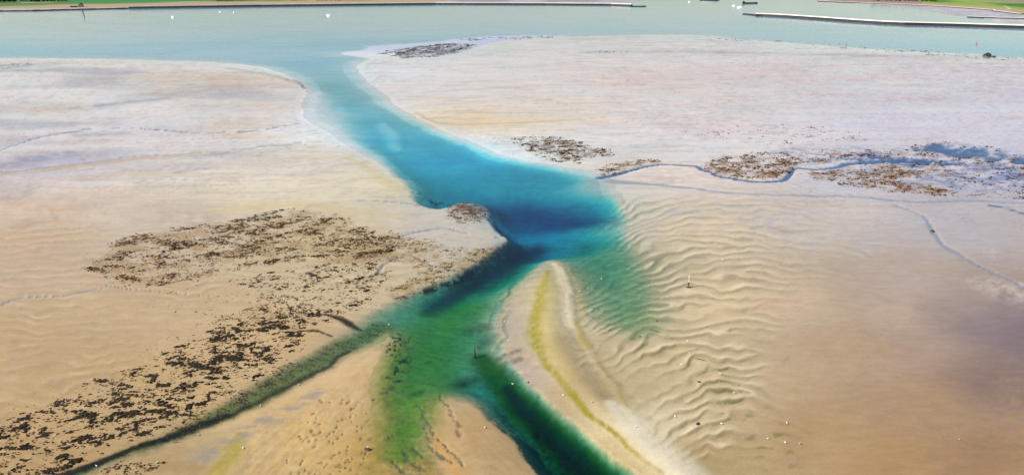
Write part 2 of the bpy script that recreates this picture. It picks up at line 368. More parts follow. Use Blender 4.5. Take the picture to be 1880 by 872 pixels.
# streaks of ochre diatom film and pale shell sand on the flats, with wet glare painted white
st = fbm(gx32 / 90, gy32 / 30, 70, 5)
dry = (SD < -12)
paint(sm(.1, .55, st) * dry * (1 - sm(480, 640, PX)) * sm(120, 140, PY) * (1 - sm(400, 480, PY)), (212, 178, 124), .42)
paint(sm(.1, .5, fbm(gx32 / 120, gy32 / 45, 75, 5)) * dry * (1 - sm(270, 350, PY)), (232, 224, 220), .7)
paint(sm(.05, .5, fbm(gx32 / 100, gy32 / 55, 78, 5)) * dry * (1 - sm(270, 350, PY)) * (1 - sm(420, 580, PX)), (160, 158, 172), .6)
wv = np.sin(PV / 4.2 + 6 * fbm(PX / 90, PV / 50, 80, 3))
paint(sm(.2, .9, wv) * stroke([(-40, 420), (60, 400), (140, 420)], [120, 120, 60], .95), (222, 176, 118), .5)
paint(stroke([(-200, 340), (0, 322), (150, 305), (300, 290), (420, 282)], [12, 14, 14, 12, 8]), (205, 174, 120), .7)
paint(stroke([(760, 208), (800, 225), (840, 230), (900, 228), (1000, 224), (1120, 216)], [5, 8, 11, 9, 7, 3]), (216, 184, 124), .8)
paint(stroke([(640, 290), (700, 325), (742, 352)], [10, 22, 14], .9), (222, 204, 140), .55)
paint(stroke([(420, 385), (540, 375), (640, 388), (740, 398)], [30, 30, 30, 16], .95), (220, 196, 140), .45)
paint(stroke([(420, 125), (500, 140), (550, 157)], [10, 16, 6]), (186, 160, 116), .6)
paint(stroke([(100, 250), (140, 243), (165, 239)], [2, 5, 2]), (60, 50, 60), .8)
paint(stroke([(265, 238), (310, 240), (350, 245)], [1.5, 3, 1.5]), (80, 72, 50), .8)
paint(stroke([(440, 244), (480, 240), (518, 233)], [1.5, 3, 1.5]), (90, 82, 56), .7)
paint(stroke([(540, 146), (553, 155), (557, 162)], [2.5, 5, 4]), (40, 32, 22), .85)  # shadow on the right side of the little cliff, painted dark
rl = np.abs(fbm(PX / 60 + .3 * PV / 60, PV / 42, 130, 4))
paint((1 - sm(.0, .035, rl)) * dry * sm(.0, .4, fbm(PX / 160, PV / 160, 134, 3) + .15), (150, 140, 132), .35)
rl2 = np.abs(fbm(PX / 24, PV / 30, 136, 3))
paint((1 - sm(.0, .05, rl2)) * dry * sm(.1, .5, fbm(PX / 130, PV / 130, 139, 3)) * (1 - sm(420, 560, PY)), (226, 214, 204), .45)
for pts, wd_, k in (([(0, 150), (120, 175), (260, 205)], [90, 110, 70], .55), ([(60, 345), (200, 335), (330, 330)], [60, 60, 40], .35), ([(470, 330), (600, 300)], [40, 30], .35), ([(1000, 255), (1150, 250), (1300, 262), (1450, 255)], [60, 70, 70, 50], .5), ([(900, 110), (1100, 108), (1400, 112)], [80, 90, 70], .45), ([(700, 130), (820, 165), (950, 190)], [40, 50, 50], .35)):
    paint(stroke(pts, wd_, .97) * np.clip(.75 + .8 * stk, 0, 1) * (SD < 0), (240, 234, 232), k)  # white glare of the wet sand put into its colour
paint(sm(.05, .5, fbm(PX / 80 + PV * .03, PV / 10, 200, 5, .62)) * dry * (1 - sm(330, 420, PY)), (176, 160, 146), .38)
paint(sm(.2, .6, fbm(PX / 120 + PV * .05, PV / 14, 206, 5, .6)) * dry * (1 - sm(330, 420, PY)) * sm(900, 1500, PX), (168, 164, 184), .35)
# wet grey-blue slicks, with the sky's blue reflection painted in
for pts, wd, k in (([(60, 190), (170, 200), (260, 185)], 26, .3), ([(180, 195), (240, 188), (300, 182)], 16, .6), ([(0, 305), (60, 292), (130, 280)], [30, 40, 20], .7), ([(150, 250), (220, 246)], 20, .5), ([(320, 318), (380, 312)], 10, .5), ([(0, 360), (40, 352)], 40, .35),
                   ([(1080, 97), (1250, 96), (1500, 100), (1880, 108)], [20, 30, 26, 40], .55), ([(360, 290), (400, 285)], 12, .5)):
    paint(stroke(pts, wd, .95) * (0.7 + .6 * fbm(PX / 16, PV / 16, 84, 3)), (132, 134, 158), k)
skyblue = sm(-.1, .45, fbm(gx32 / 9, gy32 / 6, 88, 3) + .4 * fbm(gx32 / 50, gy32 / 30, 90, 3))
rb = stroke([(1480, 285), (1640, 300), (1760, 318), (1880, 320), (2050, 330)], [60, 110, 130, 140, 140], .9)  # over this belt the sky's blue reflection is painted into the flat
paint(rb * skyblue, (96, 120, 176), .8)
paint(rb * sm(.0, .4, fbm(PX / 30, PV / 12, 93, 5, .65)), (170, 116, 70), .75)
paint(rb * sm(.1, .4, fbm(PX / 14, PV / 8, 96, 4, .7)), (60, 74, 120), .6)
tr = np.clip((0.42 - saw) * 2.2, 0, 1)
paint(stroke([(1250, 390), (1380, 400), (1480, 430), (1600, 450)], [60, 90, 90, 60], .95) * sm(-.1, .4, fbm(PX / 14, PV / 22, 92, 3)), (186, 182, 190), .55)
# the sand waves: crest light and trough shade painted in, with algae in the troughs
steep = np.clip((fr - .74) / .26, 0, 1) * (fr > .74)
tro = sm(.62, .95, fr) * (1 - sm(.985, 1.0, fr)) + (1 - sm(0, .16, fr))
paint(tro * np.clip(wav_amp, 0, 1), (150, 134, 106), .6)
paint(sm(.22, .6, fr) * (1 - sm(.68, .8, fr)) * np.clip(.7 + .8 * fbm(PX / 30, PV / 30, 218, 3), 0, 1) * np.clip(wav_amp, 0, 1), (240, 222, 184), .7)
alg = sm(.0, .5, fbm(PX / 26, PV / 40, 95, 3) + .1)
paint(tro * alg * stroke([(1120, 590), (1190, 620), (1240, 650), (1320, 690), (1350, 740), (1400, 800), (1430, 850)], [50, 60, 50, 60, 60, 50, 40], .9), (110, 112, 58), .75)
# algae on the bar
ol = fbm(PX / 7, PV / 12, 98, 3)
paint(stroke([(1004, 498), (994, 540), (982, 585), (984, 625), (998, 660), (1030, 700), (1058, 738), (1085, 768), (1120, 792), (1160, 828), (1215, 876)], [5, 9, 13, 13, 10, 9, 8, 7, 6, 5, 4], .8) * np.clip(0.9 + .7 * ol, 0, 1), (154, 146, 28), .92)
paint(stroke([(1000, 510), (1000, 580), (1012, 640), (1050, 700)], [16, 26, 26, 16], .95), (196, 176, 96), .5)
paint(stroke([(1060, 590), (1072, 625), (1080, 640)], [5, 10, 10]) * (.8 + .5 * ol), (184, 162, 70), .7)
paint(stroke([(1090, 660), (1130, 712), (1160, 760), (1190, 800)], [5, 6, 5, 4]) * (.7 + .6 * ol), (164, 140, 70), .45)
paint(stroke([(1020, 620), (1035, 650), (1070, 700), (1110, 745)], [12, 18, 18, 12], .8), (178, 158, 120), .55)
paint(stroke([(1120, 745), (1165, 785), (1215, 835), (1270, 890)], [14, 30, 36, 40], .8), (240, 228, 200), .85)
paint(stroke([(1015, 484), (1030, 510), (1038, 560), (1046, 600)], [6, 12, 13, 8], .9), (236, 220, 184), .8)
# amber film among the pits
am = fbm(PX / 18 + PV / 60, PV / 22, 100, 4)
paint(stroke([(690, 690), (640, 740), (560, 800), (470, 880)], [40, 70, 90, 90], .95) * sm(-.2, .6, am + .5 * fbm(PX / 5 + PV / 14, PV / 8, 103, 2)), (200, 152, 80), .35)
paint(stroke([(722, 640), (712, 720), (706, 800), (700, 890)], [14, 34, 42, 50], .95) * np.clip(.75 + .9 * fbm(PX / 9 + PV / 40, PV / 14, 102, 4), 0, 1), (142, 132, 40), .7)
paint(stroke([(760, 690), (750, 760), (760, 830), (780, 890)], [50, 50, 40, 30], .95) * sm(-.5, .2, fbm(PX / 16, PV / 20, 101, 4)), (110, 122, 24), .75)
paint(stroke([(790, 790), (815, 830), (850, 880)], [10, 14, 16], .9), (206, 156, 88), .6)
paint(stroke([(760, 850), (800, 880)], [18, 22], .9), (196, 142, 60), .5)
paint(stroke([(440, 800), (420, 840), (390, 880)], [14, 20, 22], .9), (180, 164, 50), .6)
paint(stroke([(360, 850), (440, 800), (520, 760), (590, 715)], [26, 26, 22, 10], .9) * sm(-.3, .3, fbm(PX / 30, PV / 12, 104, 3)), (158, 148, 138), .7)
paint(stroke([(1850, 700), (1870, 780), (1890, 880)], [20, 30, 50], .9) * sm(0, .4, fbm(PX / 12, PV / 12, 107, 3)), (172, 142, 104), .6)
paint(stroke([(1800, 520), (1850, 535), (1900, 545)], [30, 46, 48], .8) * sm(-.4, .35, fbm(PX / 16, PV / 22, 108, 5, .65)), (212, 196, 184), .7)  # bright cloud reflection on the wet sand, painted as a pale patch
paint(sm(0, 60, SD) * (1 - sm(95, 150, PY)), (204, 212, 236), .9)  # far bed: silt, tinted pale blue for the sky reflected on the water
paint(np.clip(shoal, 0, 1) * sm(0, 22, SD), (250, 248, 244), .65)
# sea bed: green algae under the near arms, dark weed, pale sand under the far neck
paint(stroke([(960, 455), (900, 510), (820, 570), (780, 640), (800, 690)], [30, 60, 90, 110, 90], .9) * (SD > -4), (100, 140, 78), .9)
paint(stroke([(1080, 400), (980, 385), (900, 380)], [50, 90, 60], .9), (40, 88, 122), .88)
paint(stroke([(985, 440), (950, 455), (900, 490), (840, 530), (790, 570)], [30, 40, 34, 30, 20], .9), (8, 36, 54), .88)
paint(stroke([(860, 560), (800, 620), (760, 690), (750, 760), (740, 830)], [40, 90, 80, 60, 40], .95) * (SD > -20), (104, 138, 40), .8)
paint(stroke([(880, 650), (930, 705), (990, 765), (1050, 820), (1110, 890), (1380, 1180)], [24, 46, 56, 66, 80, 120], .75) * sm(0, 22, SD), (52, 92, 0), 1)
olv = fbm((PX - PV * .45) / 26, (PV + PX * .45) / 9, 109, 4)
paint(stroke([(880, 650), (930, 705), (990, 765), (1050, 820), (1110, 890), (1380, 1180)], [24, 46, 56, 66, 80, 120], .75) * sm(4, 26, SD) * sm(0, .5, olv), (84, 104, 10), .7)
paint(stroke([(930, 700), (990, 762), (1050, 818), (1120, 890)], [14, 26, 36, 46], .8) * sm(8, 34, SD), (6, 28, 1), .85)
paint(stroke([(985, 780), (1030, 820), (1060, 860)], [20, 30, 30], .9) * sm(-.2, .5, fbm(PX / 12, PV / 16, 110, 3)), (3, 10, 1), .8)
paint(stroke([(1100, 450), (1130, 520), (1160, 570), (1190, 610)], [60, 70, 60, 40], .95) * (SD > -30), (110, 146, 92), .6)
arm = stroke([(700, 598), (600, 652), (500, 710), (400, 764), (300, 806), (180, 850), (60, 905)], [26, 30, 32, 26, 14, 10, 10], .7)
paint(arm * sm(-16, 10, SD), (104, 110, 46), .85)
paint(sm(-8, 12, SD) * stroke([(640, 640), (560, 692), (480, 732), (400, 774), (300, 808)], [5, 8, 9, 8, 6], .9), (16, 24, 3), .8)
paint(arm * sm(.0, .45, fbm((PX + PV * .5) / 15, (PV - PX * .5) / 3.0, 112, 4)), (20, 20, 4), .8)
wd = fbm(PX / 9, PV / 14, 115, 4)
paint(stroke([(930, 452), (880, 490), (820, 520), (760, 540), (712, 556)], [18, 15, 13, 9, 5], .8) * sm(-.25, .15, wd), (6, 10, 12), .95)
paint(stroke([(760, 345), (800, 362), (840, 380), (890, 400)], [16, 22, 18, 12], .9) * sm(-.05, .3, wd), (10, 20, 30), .9)
paint(stroke([(905, 400), (920, 425), (910, 440)], [6, 8, 8], .9) * sm(-.1, .3, wd), (10, 16, 24), .9)
paint(stroke([(735, 615), (722, 645), (735, 660), (715, 690)], [18, 24, 20, 16], .9) * sm(.05, .35, fbm(PX / 5, PV / 7, 118, 2)), (20, 30, 14), .9)
for x, y, r in ((765, 717, 9), (855, 692, 15), (838, 698, 10), (727, 697, 6), (712, 712, 8), (705, 722, 6), (784, 660, 5), (880, 600, 18), (893, 617, 14), (888, 628, 12), (922, 652, 9), (948, 646, 8), (950, 660, 8)):
    paint(stroke([(x - r * .6, y + r * .2), (x + r * .6, y - r * .2)], r, .9) * (.9 + .4 * wd), (16, 44, 20), .55)
paint(am2 * (f2 > .78) * sm(-40, -10, SD) * (1 - sm(8, 26, SD)), (70, 96, 62), .5)
wst = fbm((PX + PV * .55) / 7, (PV - PX * .2) / 40, 210, 4, .6)
C *= (1 + .16 * wst * stroke([(700, 640), (640, 740), (540, 800), (420, 880)], [30, 80, 120, 120], .9) * (SD < 5) + .12 * fbm((PX - PV * .6) / 7, (PV + PX * .3) / 40, 214, 4, .6) * stroke([(830, 750), (880, 810), (930, 890)], [30, 50, 70], .9) * (SD < 5))[..., None]
bedn = fbm(PX / 10, PV / 12, 190, 4, .65); beds = fbm((PX + PV * .35) / 30, (PV - PX * .3) / 5.5, 194, 4, .6)
uw = sm(-6, 12, SD) * sm(300, 420, PY)
C *= (1 + uw * (.34 * bedn + .26 * beds))[..., None]
pud = uw * (1 - sm(20, 120, SD)) * sm(.15, .5, bedn)
C *= (1 - .35 * pud)[..., None]
far_uw = sm(0, 20, SD) * (1 - sm(300, 420, PY)) * sm(110, 160, PY)
C *= (1 + far_uw * (.10 * bedn + .10 * fbm((PX - PV * .2) / 26, (PV + PX * .1) / 40, 198, 3)))[..., None]
paint(pit * (.6 + .6 * vnoise(PX / 20, PV / 20, 57)), (110, 100, 84), .75)
# mud and creeks
paint(CM['pale'], (150, 152, 168), .55)
paint(CM['blue'], (16, 54, 140), .9)  # creek bed painted blue in place of the mirrored sky
paint(CM['dark'], (12, 9, 6), .92)
paint(pool, (8, 36, 130), .97)  # blue of the reflected sky painted on the pool bed
# mussel beds: brown shell grit and weed between the clumps
BEDS = []
def bed(name, pts, n, size, dens_s, key, tone, seed):
    BEDS.append(dict(name=name, pts=pts, n=n, size=size, ds=dens_s, key=key, tone=tone, seed=seed))
bed('far', [(696, 101), (722, 94), (772, 86), (830, 81), (866, 83), (850, 94), (800, 105), (742, 107)], 3600, .85, 16, -.3, (72, 58, 50), 1)
bed('farline', [(842, 74), (900, 70), (1015, 67), (1015, 69.5), (930, 73), (850, 76)], 420, .9, 14, -.1, None, 2)
bed('bankpatch', [(940, 258), (985, 252), (1030, 256), (1070, 268), (1110, 276), (1120, 288), (1070, 290), (1058, 300), (1020, 296), (985, 284)], 2300, .56, 14, -.15, (110, 88, 66), 3)
bed('creekmouth', [(1105, 312), (1130, 303), (1165, 296), (1205, 298), (1180, 304), (1140, 316), (1112, 319)], 700, .45, 12, -.2, (112, 92, 60), 4)
bed('creekmid', [(1290, 300), (1330, 292), (1400, 290), (1480, 292), (1470, 302), (1448, 318), (1425, 328), (1380, 328), (1330, 322), (1300, 312)], 3600, .44, 16, -.15, (142, 100, 64), 5)
bed('creekright', [(1470, 320), (1540, 316), (1640, 306), (1700, 318), (1640, 335), (1720, 348), (1760, 362), (1640, 352), (1540, 336)], 3600, .44, 18, -.2, (170, 128, 80), 6)
bed('farright', [(1380, 282), (1480, 276), (1600, 275), (1700, 268), (1740, 262), (1820, 272), (1880, 290), (1960, 300), (1960, 366), (1880, 364), (1780, 362), (1720, 330), (1640, 300), (1500, 300)], 4800, .46, 26, -.05, None, 7)
bed('main', [(160, 496), (225, 440), (300, 424), (400, 412), (470, 396), (520, 386), (600, 392), (640, 410), (690, 432), (720, 450), (716, 470), (680, 492), (600, 486), (520, 482), (450, 488), (380, 508), (300, 526), (220, 514)], 13500, .36, 26, -.14, (176, 146, 106), 8)
bed('reef', [(822, 384), (836, 374), (858, 370), (882, 378), (890, 394), (884, 408), (850, 412), (828, 404)], 1300, .30, 10, -.6, (128, 92, 60), 9)
bed('ochre', [(640, 448), (720, 432), (780, 440), (830, 462), (900, 456), (922, 462), (880, 486), (820, 512), (730, 548), (708, 540), (780, 500), (740, 480), (690, 480)], 4200, .24, 16, -.12, (176, 146, 90), 10)
bed('slope', [(420, 515), (520, 500), (640, 490), (710, 500), (690, 545), (640, 570), (600, 590), (520, 606), (430, 620), (380, 640), (400, 590), (480, 560)], 2600, .31, 20, -.18, None, 11)
bed('corner', [(-30, 800), (60, 762), (150, 718), (250, 676), (330, 640), (400, 614), (470, 594), (560, 596), (548, 630), (500, 676), (430, 716), (350, 758), (280, 792), (200, 826), (110, 862), (60, 900), (-60, 940)], 3000, .40, 22, -.30, None, 12)
bed('scatter', [(170, 500), (420, 500), (640, 480), (720, 470), (700, 560), (480, 640), (250, 700), (-40, 800), (-40, 760), (200, 680), (360, 590)], 700, .2, 40, -.2, None, 13)
bed('tiny', [(1230, 240), (1340, 236), (1440, 232), (1560, 236), (1600, 262), (1480, 268), (1380, 262), (1280, 256)], 700, .42, 26, .0, None, 14)
bed('armside', [(300, 800), (380, 752), (470, 704), (540, 668), (556, 672), (490, 716), (400, 768), (320, 806)], 700, .2, 14, -.1, None, 15)
bed('wedge', [(180, 866), (260, 842), (300, 850), (260, 875), (180, 890)], 160, .26, 12, -.1, None, 16)
bed('farstrip', [(1260, 66.5), (1400, 73), (1540, 81), (1680, 93), (1800, 100), (1900, 107), (1900, 115), (1780, 107), (1640, 97), (1500, 86), (1380, 77)], 1100, .75, 30, .12, None, 17)
bed('farleft', [(-40, 113), (30, 117), (60, 120), (30, 126), (-40, 130)], 160, .7, 20, .0, None, 18)
bed('midline', [(1100, 95), (1130, 95.4), (1150, 97), (1120, 98)], 60, .8, 14, -.3, None, 19)
for b in BEDS:
    b['sd'] = sdf(b['pts'], 60)
    if b['tone']:
        dn = fbm(PX / b['ds'], PV / b['ds'], 120 + b['seed'], 4)
        paint(sm(-10, 14, b['sd']) * sm(-.25, .45, dn), b['tone'], .75)
# land cover
paint(sm(-20, 6, mud), (196, 180, 186), .9)
paint(sm(-20, 6, mud) * sm(.0, .5, fbm(PX / 60, PV / 200, 125, 4)), (150, 132, 140), .6)
paint(sm(-2, 2, land), (190, 168, 134))
gr = fbm(gx32 / 120, gy32 / 260, 128, 4)
shore = sdf([(-1400, 20), (0, 14), (140, 11.5), (230, 9.5), (330, 5), (480, 3), (600, 2.5), (700, 0), (760, -10), (760, -50), (-1400, -50)], 90, PX, PV)
paint(sm(-25, 25, shore + 60 * gr), (104, 138, 84))
paint(sm(-6, 6, sdf([(128, 6), (200, 5), (330, 5), (480, 1), (520, -30), (128, -30)], 60, PX, PV)), (62, 150, 84))
fieldR = sdf([(1690, 7), (1740, 10), (1800, 13), (1880, 20), (2600, 44), (2600, 6), (1880, 7), (1750, 1), (1700, 2)], 90, PX, PV)
paint(sm(-4, 8, fieldR + 10 * gr), (150, 178, 84))
paint(sm(-4, 8, fieldR - 14) * sm(0, .4, gr), (66, 116, 62), .8)
paint((land > 0) & (fieldR < 0) & (PX > 1400) & (PY < 8), (150, 130, 132), .6)
paint(stroke([(-40, 8), (60, 6.8), (125, 5)], 3, .5, PX, PV), (214, 190, 158), .9)
paint(stroke([(1842, 13), (1856, 19)], 1.6, .5, PX, PV), (230, 230, 215), .9)
paint((RR > 3300).astype(np.float32), (96, 120, 74))
C = np.clip(C, 0.004, 0.8)

# wetness: how smooth and water-filmed the surface is
WET = spots([(80, 640, .35), (80, 450, .5), (300, 700, .25), (100, 850, .2), (300, 200, .95), (100, 190, 1), (500, 300, .8), (500, 380, .6), (600, 520, .5), (800, 430, .8), (900, 180, .85), (1200, 150, .9), (1500, 170, .95), (1800, 200, 1.),
             (1250, 260, .9), (1700, 330, .95), (1300, 480, .45), (1500, 400, .8), (1750, 420, .85), (1600, 560, .6), (1800, 560, .7), (1650, 760, .35), (1250, 700, .3), (1200, 820, .1), (1030, 600, .15), (940, 640, .5), (850, 820, .3), (560, 800, .25), (400, 60, 1), (1500, 60, 1), (940, 20, .6)], 3)[..., 0]
sheen = fbm(PX / 90 + PV * .02, PV / 16, 180, 5, .6)
WET = np.clip(WET - .15 + (.25 + .45 * (1 - sm(300, 460, PY))) * sheen + .15 * big + .9 * WETEDGE ** 2 * (SD < 0) - .25 * np.clip(wav_amp, 0, 1) * saw, 0, 1)
WET = np.maximum(WET, np.maximum(CM['blue'], CM['pale'])) * (1 - CM['dark'])
WET = np.where(land > 0, 0, WET)

# ------------------------------------------------------------------ build the sheet
def mat(name):
    m = bpy.data.materials.new(name)
    m.use_nodes = True
    return m, m.node_tree.nodes, m.node_tree.links
me = bpy.data.meshes.new("tidal_flat")
nv = NA * NB
co = np.empty((nv, 3), np.float32)
co[:, 0] = GX.ravel(); co[:, 1] = GY.ravel(); co[:, 2] = Z.ravel()
idx = np.arange(nv, dtype=np.int32).reshape(NB, NA)
q = np.stack([idx[:-1, :-1], idx[:-1, 1:], idx[1:, 1:], idx[1:, :-1]], -1).reshape(-1, 4)
me.vertices.add(nv); me.vertices.foreach_set("co", co.ravel())
me.loops.add(q.size); me.loops.foreach_set("vertex_index", q.ravel())
me.polygons.add(len(q)); me.polygons.foreach_set("loop_start", np.arange(0, q.size, 4, dtype=np.int32))
me.polygons.foreach_set("loop_total", np.full(len(q), 4, np.int32))
me.polygons.foreach_set("use_smooth", np.ones(len(q), bool))
me.update(calc_edges=True)
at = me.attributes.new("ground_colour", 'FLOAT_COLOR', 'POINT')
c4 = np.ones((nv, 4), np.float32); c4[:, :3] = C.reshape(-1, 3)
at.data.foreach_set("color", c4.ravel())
at = me.attributes.new("wetness", 'FLOAT', 'POINT')
at.data.foreach_set("value", WET.astype(np.float32).ravel())
gm, n, l = mat("wet_sand")
bs = n["Principled BSDF"]
a1 = n.new("ShaderNodeAttribute"); a1.attribute_name = "ground_colour"
a2 = n.new("ShaderNodeAttribute"); a2.attribute_name = "wetness"
tc = n.new("ShaderNodeTexCoord")
n1 = n.new("ShaderNodeTexNoise"); n1.inputs["Scale"].default_value = 2.2; n1.inputs["Detail"].default_value = 8; n1.inputs["Roughness"].default_value = .75
l.new(tc.outputs["Object"], n1.inputs["Vector"])
r1 = n.new("ShaderNodeMapRange"); r1.inputs[3].default_value = .80; r1.inputs[4].default_value = 1.20
r1.inputs[1].default_value = .30; r1.inputs[2].default_value = .70
n3 = n.new("ShaderNodeTexNoise"); n3.inputs["Scale"].default_value = .4; n3.inputs["Detail"].default_value = 9; n3.inputs["Roughness"].default_value = .72
mp3 = n.new("ShaderNodeMapping"); mp3.inputs["Scale"].default_value = (.45, 1, 1)
l.new(tc.outputs["Object"], mp3.inputs["Vector"]); l.new(mp3.outputs[0], n3.inputs["Vector"])
ad = n.new("ShaderNodeMath"); ad.operation = 'ADD'; l.new(n1.outputs["Fac"], ad.inputs[0]); l.new(n3.outputs["Fac"], ad.inputs[1])
hf = n.new("ShaderNodeMath"); hf.operation = 'MULTIPLY'; hf.inputs[1].default_value = .5; l.new(ad.outputs[0], hf.inputs[0])
l.new(hf.outputs[0], r1.inputs[0])
mx = n.new("ShaderNodeVectorMath"); mx.operation = 'SCALE'
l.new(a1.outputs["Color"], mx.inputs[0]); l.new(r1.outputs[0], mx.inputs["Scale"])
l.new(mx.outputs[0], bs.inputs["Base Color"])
r2 = n.new("ShaderNodeMapRange"); r2.inputs[3].default_value = .88; r2.inputs[4].default_value = .14
l.new(a2.outputs["Fac"], r2.inputs[0]); l.new(r2.outputs[0], bs.inputs["Roughness"])
r3 = n.new("ShaderNodeMapRange"); r3.inputs[3].default_value = .10; r3.inputs[4].default_value = .50
l.new(a2.outputs["Fac"], r3.inputs[0]); l.new(r3.outputs[0], bs.inputs["Specular IOR Level"])
bs.inputs["IOR"].default_value = 1.36
n2 = n.new("ShaderNodeTexNoise"); n2.inputs["Scale"].default_value = .9; n2.inputs["Detail"].default_value = 6
mp = n.new("ShaderNodeMapping"); mp.inputs["Scale"].default_value = (.5, 1.4, 1)
l.new(tc.outputs["Object"], mp.inputs["Vector"]); l.new(mp.outputs[0], n2.inputs["Vector"])
bp = n.new("ShaderNodeBump"); bp.inputs["Strength"].default_value = .22; bp.inputs["Distance"].default_value = .10
r4 = n.new("ShaderNodeMapRange"); r4.inputs[3].default_value = .34; r4.inputs[4].default_value = .06
l.new(a2.outputs["Fac"], r4.inputs[0]); l.new(r4.outputs[0], bp.inputs["Strength"])
l.new(n2.outputs["Fac"], bp.inputs["Height"]); l.new(bp.outputs[0], bs.inputs["Normal"])
me.materials.append(gm)
ground = bpy.data.objects.new("ground", me)
ground["kind"] = "structure"; ground["label"] = "wet sand flat cut by gullies and creeks"
col.objects.link(ground)
def zat(gx, gy):
    """height of the flat at a ground point"""
    t_ = math.atan2(gx, gy); r_ = math.hypot(gx, gy)
    i = min(NA - 2, max(0, int((t_ + .90) / 1.80 * (NA - 1)))); j = min(NB - 2, max(0, int(np.searchsorted(rs, r_)) - 1))
    u = (t_ - th[i]) / (th[i + 1] - th[i]); v = (r_ - rs[j]) / (rs[j + 1] - rs[j])
    return float((Z[j, i] * (1 - u) + Z[j, i + 1] * u) * (1 - v) + (Z[j + 1, i] * (1 - u) + Z[j + 1, i + 1] * u) * v)

# ------------------------------------------------------------------ water: one closed body, clear, tinting with depth
wm, n, l = mat("sea_water")
n.remove(n["Principled BSDF"])
out = n["Material Output"]
tr_ = n.new("ShaderNodeBsdfTransparent"); gl = n.new("ShaderNodeBsdfGlossy"); gl.inputs["Roughness"].default_value = .10
fs = n.new("ShaderNodeFresnel")
ge = n.new("ShaderNodeNewGeometry"); io = n.new("ShaderNodeMapRange")   # same air-to-water reflectance whichever side the light comes from
io.inputs[3].default_value = 1.33; io.inputs[4].default_value = 1 / 1.33
l.new(ge.outputs["Backfacing"], io.inputs[0]); l.new(io.outputs[0], fs.inputs["IOR"])
ms = n.new("ShaderNodeMixShader")
l.new(fs.outputs[0], ms.inputs[0]); l.new(tr_.outputs[0], ms.inputs[1]); l.new(gl.outputs[0], ms.inputs[2])
l.new(ms.outputs[0], out.inputs["Surface"])
tc = n.new("ShaderNodeTexCoord")
nn = n.new("ShaderNodeTexNoise"); nn.inputs["Scale"].default_value = .5; nn.inputs["Detail"].default_value = 8; nn.inputs["Roughness"].default_value = .65
l.new(tc.outputs["Object"], nn.inputs["Vector"])
bp = n.new("ShaderNodeBump"); bp.inputs["Strength"].default_value = .16; bp.inputs["Distance"].default_value = .15
l.new(nn.outputs["Fac"], bp.inputs["Height"])
wp = n.new("ShaderNodeTexNoise"); wp.inputs["Scale"].default_value = .012; wp.inputs["Detail"].default_value = 7; wp.inputs["Distortion"].default_value = 1.2
l.new(tc.outputs["Object"], wp.inputs["Vector"])
wr = n.new("ShaderNodeMapRange"); wr.inputs[1].default_value = .38; wr.inputs[2].default_value = .62; wr.inputs[3].default_value = .04; wr.inputs[4].default_value = .34
l.new(wp.outputs["Fac"], wr.inputs[0]); l.new(wr.outputs[0], bp.inputs["Strength"])
l.new(bp.outputs[0], gl.inputs["Normal"]); l.new(bp.outputs[0], fs.inputs["Normal"])
va = n.new("ShaderNodeVolumeAbsorption")
va.inputs["Color"].default_value = (.0, .835, .93, 1); va.inputs["Density"].default_value = .34
l.new(va.outputs[0], out.inputs["Volume"])
bm = bmesh.new()
bot = -9.0
vs = [bm.verts.new(p) for p in ((-4000, 60, 0), (4000, 60, 0), (4000, 3300, 0), (-4000, 3300, 0), (-4000, 60, bot), (4000, 60, bot), (4000, 3300, bot), (-4000, 3300, bot))]
for f in ((0, 1, 2, 3), (7, 6, 5, 4), (4, 5, 1, 0), (5, 6, 2, 1), (6, 7, 3, 2), (7, 4, 0, 3)):
    bm.faces.new([vs[i] for i in f])
wme = bpy.data.meshes.new("water"); bm.to_mesh(wme); bm.free()
wme.materials.append(wm)
water = bpy.data.objects.new("water", wme)
water["kind"] = "structure"; water["label"] = "clear shallow tidal water in the gullies and the estuary"
col.objects.link(water)

#@@OBJECTS@@
# ------------------------------------------------------------------ shared builders
def simple(name, rgb, rough=.7, var=.25, scale=2.0, bump=.0):
    m, n, l = mat(name)
    b = n["Principled BSDF"]; b.inputs["Roughness"].default_value = rough
    tcx = n.new("ShaderNodeTexCoord"); no = n.new("ShaderNodeTexNoise"); no.inputs["Scale"].default_value = scale; no.inputs["Detail"].default_value = 5
    l.new(tcx.outputs["Object"], no.inputs["Vector"])
    rp = n.new("ShaderNodeMixRGB"); rp.inputs[1].default_value = tuple(c * (1 - var) for c in rgb) + (1,); rp.inputs[2].default_value = tuple(min(1, c * (1 + var)) for c in rgb) + (1,)
    l.new(no.outputs["Fac"], rp.inputs[0]); l.new(rp.outputs[0], b.inputs["Base Color"])
    if bump:
        bb = n.new("ShaderNodeBump"); bb.inputs["Strength"].default_value = bump; bb.inputs["Distance"].default_value = .2
        l.new(no.outputs["Fac"], bb.inputs["Height"]); l.new(bb.outputs[0], b.inputs["Normal"])
    return m
def link_mesh(name, verts, faces, mats, parent=None, smooth=False, fm=None):
    me_ = bpy.data.meshes.new(name)
    me_.from_pydata([tuple(v) for v in verts], [], faces)
    for m_ in (mats if isinstance(mats, (list, tuple)) else [mats]): me_.materials.append(m_)
    if fm is not None: me_.polygons.foreach_set("material_index", fm)
    if smooth: me_.polygons.foreach_set("use_smooth", [True] * len(faces))
    me_.update()
    o = bpy.data.objects.new(name, me_); col.objects.link(o)
    if parent: o.parent = parent
    return o
def tag(o, label, cat=None, group=None, kind=None):
    o["label"] = label
    if cat: o["category"] = cat
    if group: o["group"] = group
    if kind: o["kind"] = kind
    return o
def root(name, loc, rz=0.0):
    o = bpy.data.objects.new(name, None); o.empty_display_size = .3
    col.objects.link(o); o.location = loc; o.rotation_euler = (0, 0, rz)
    return o
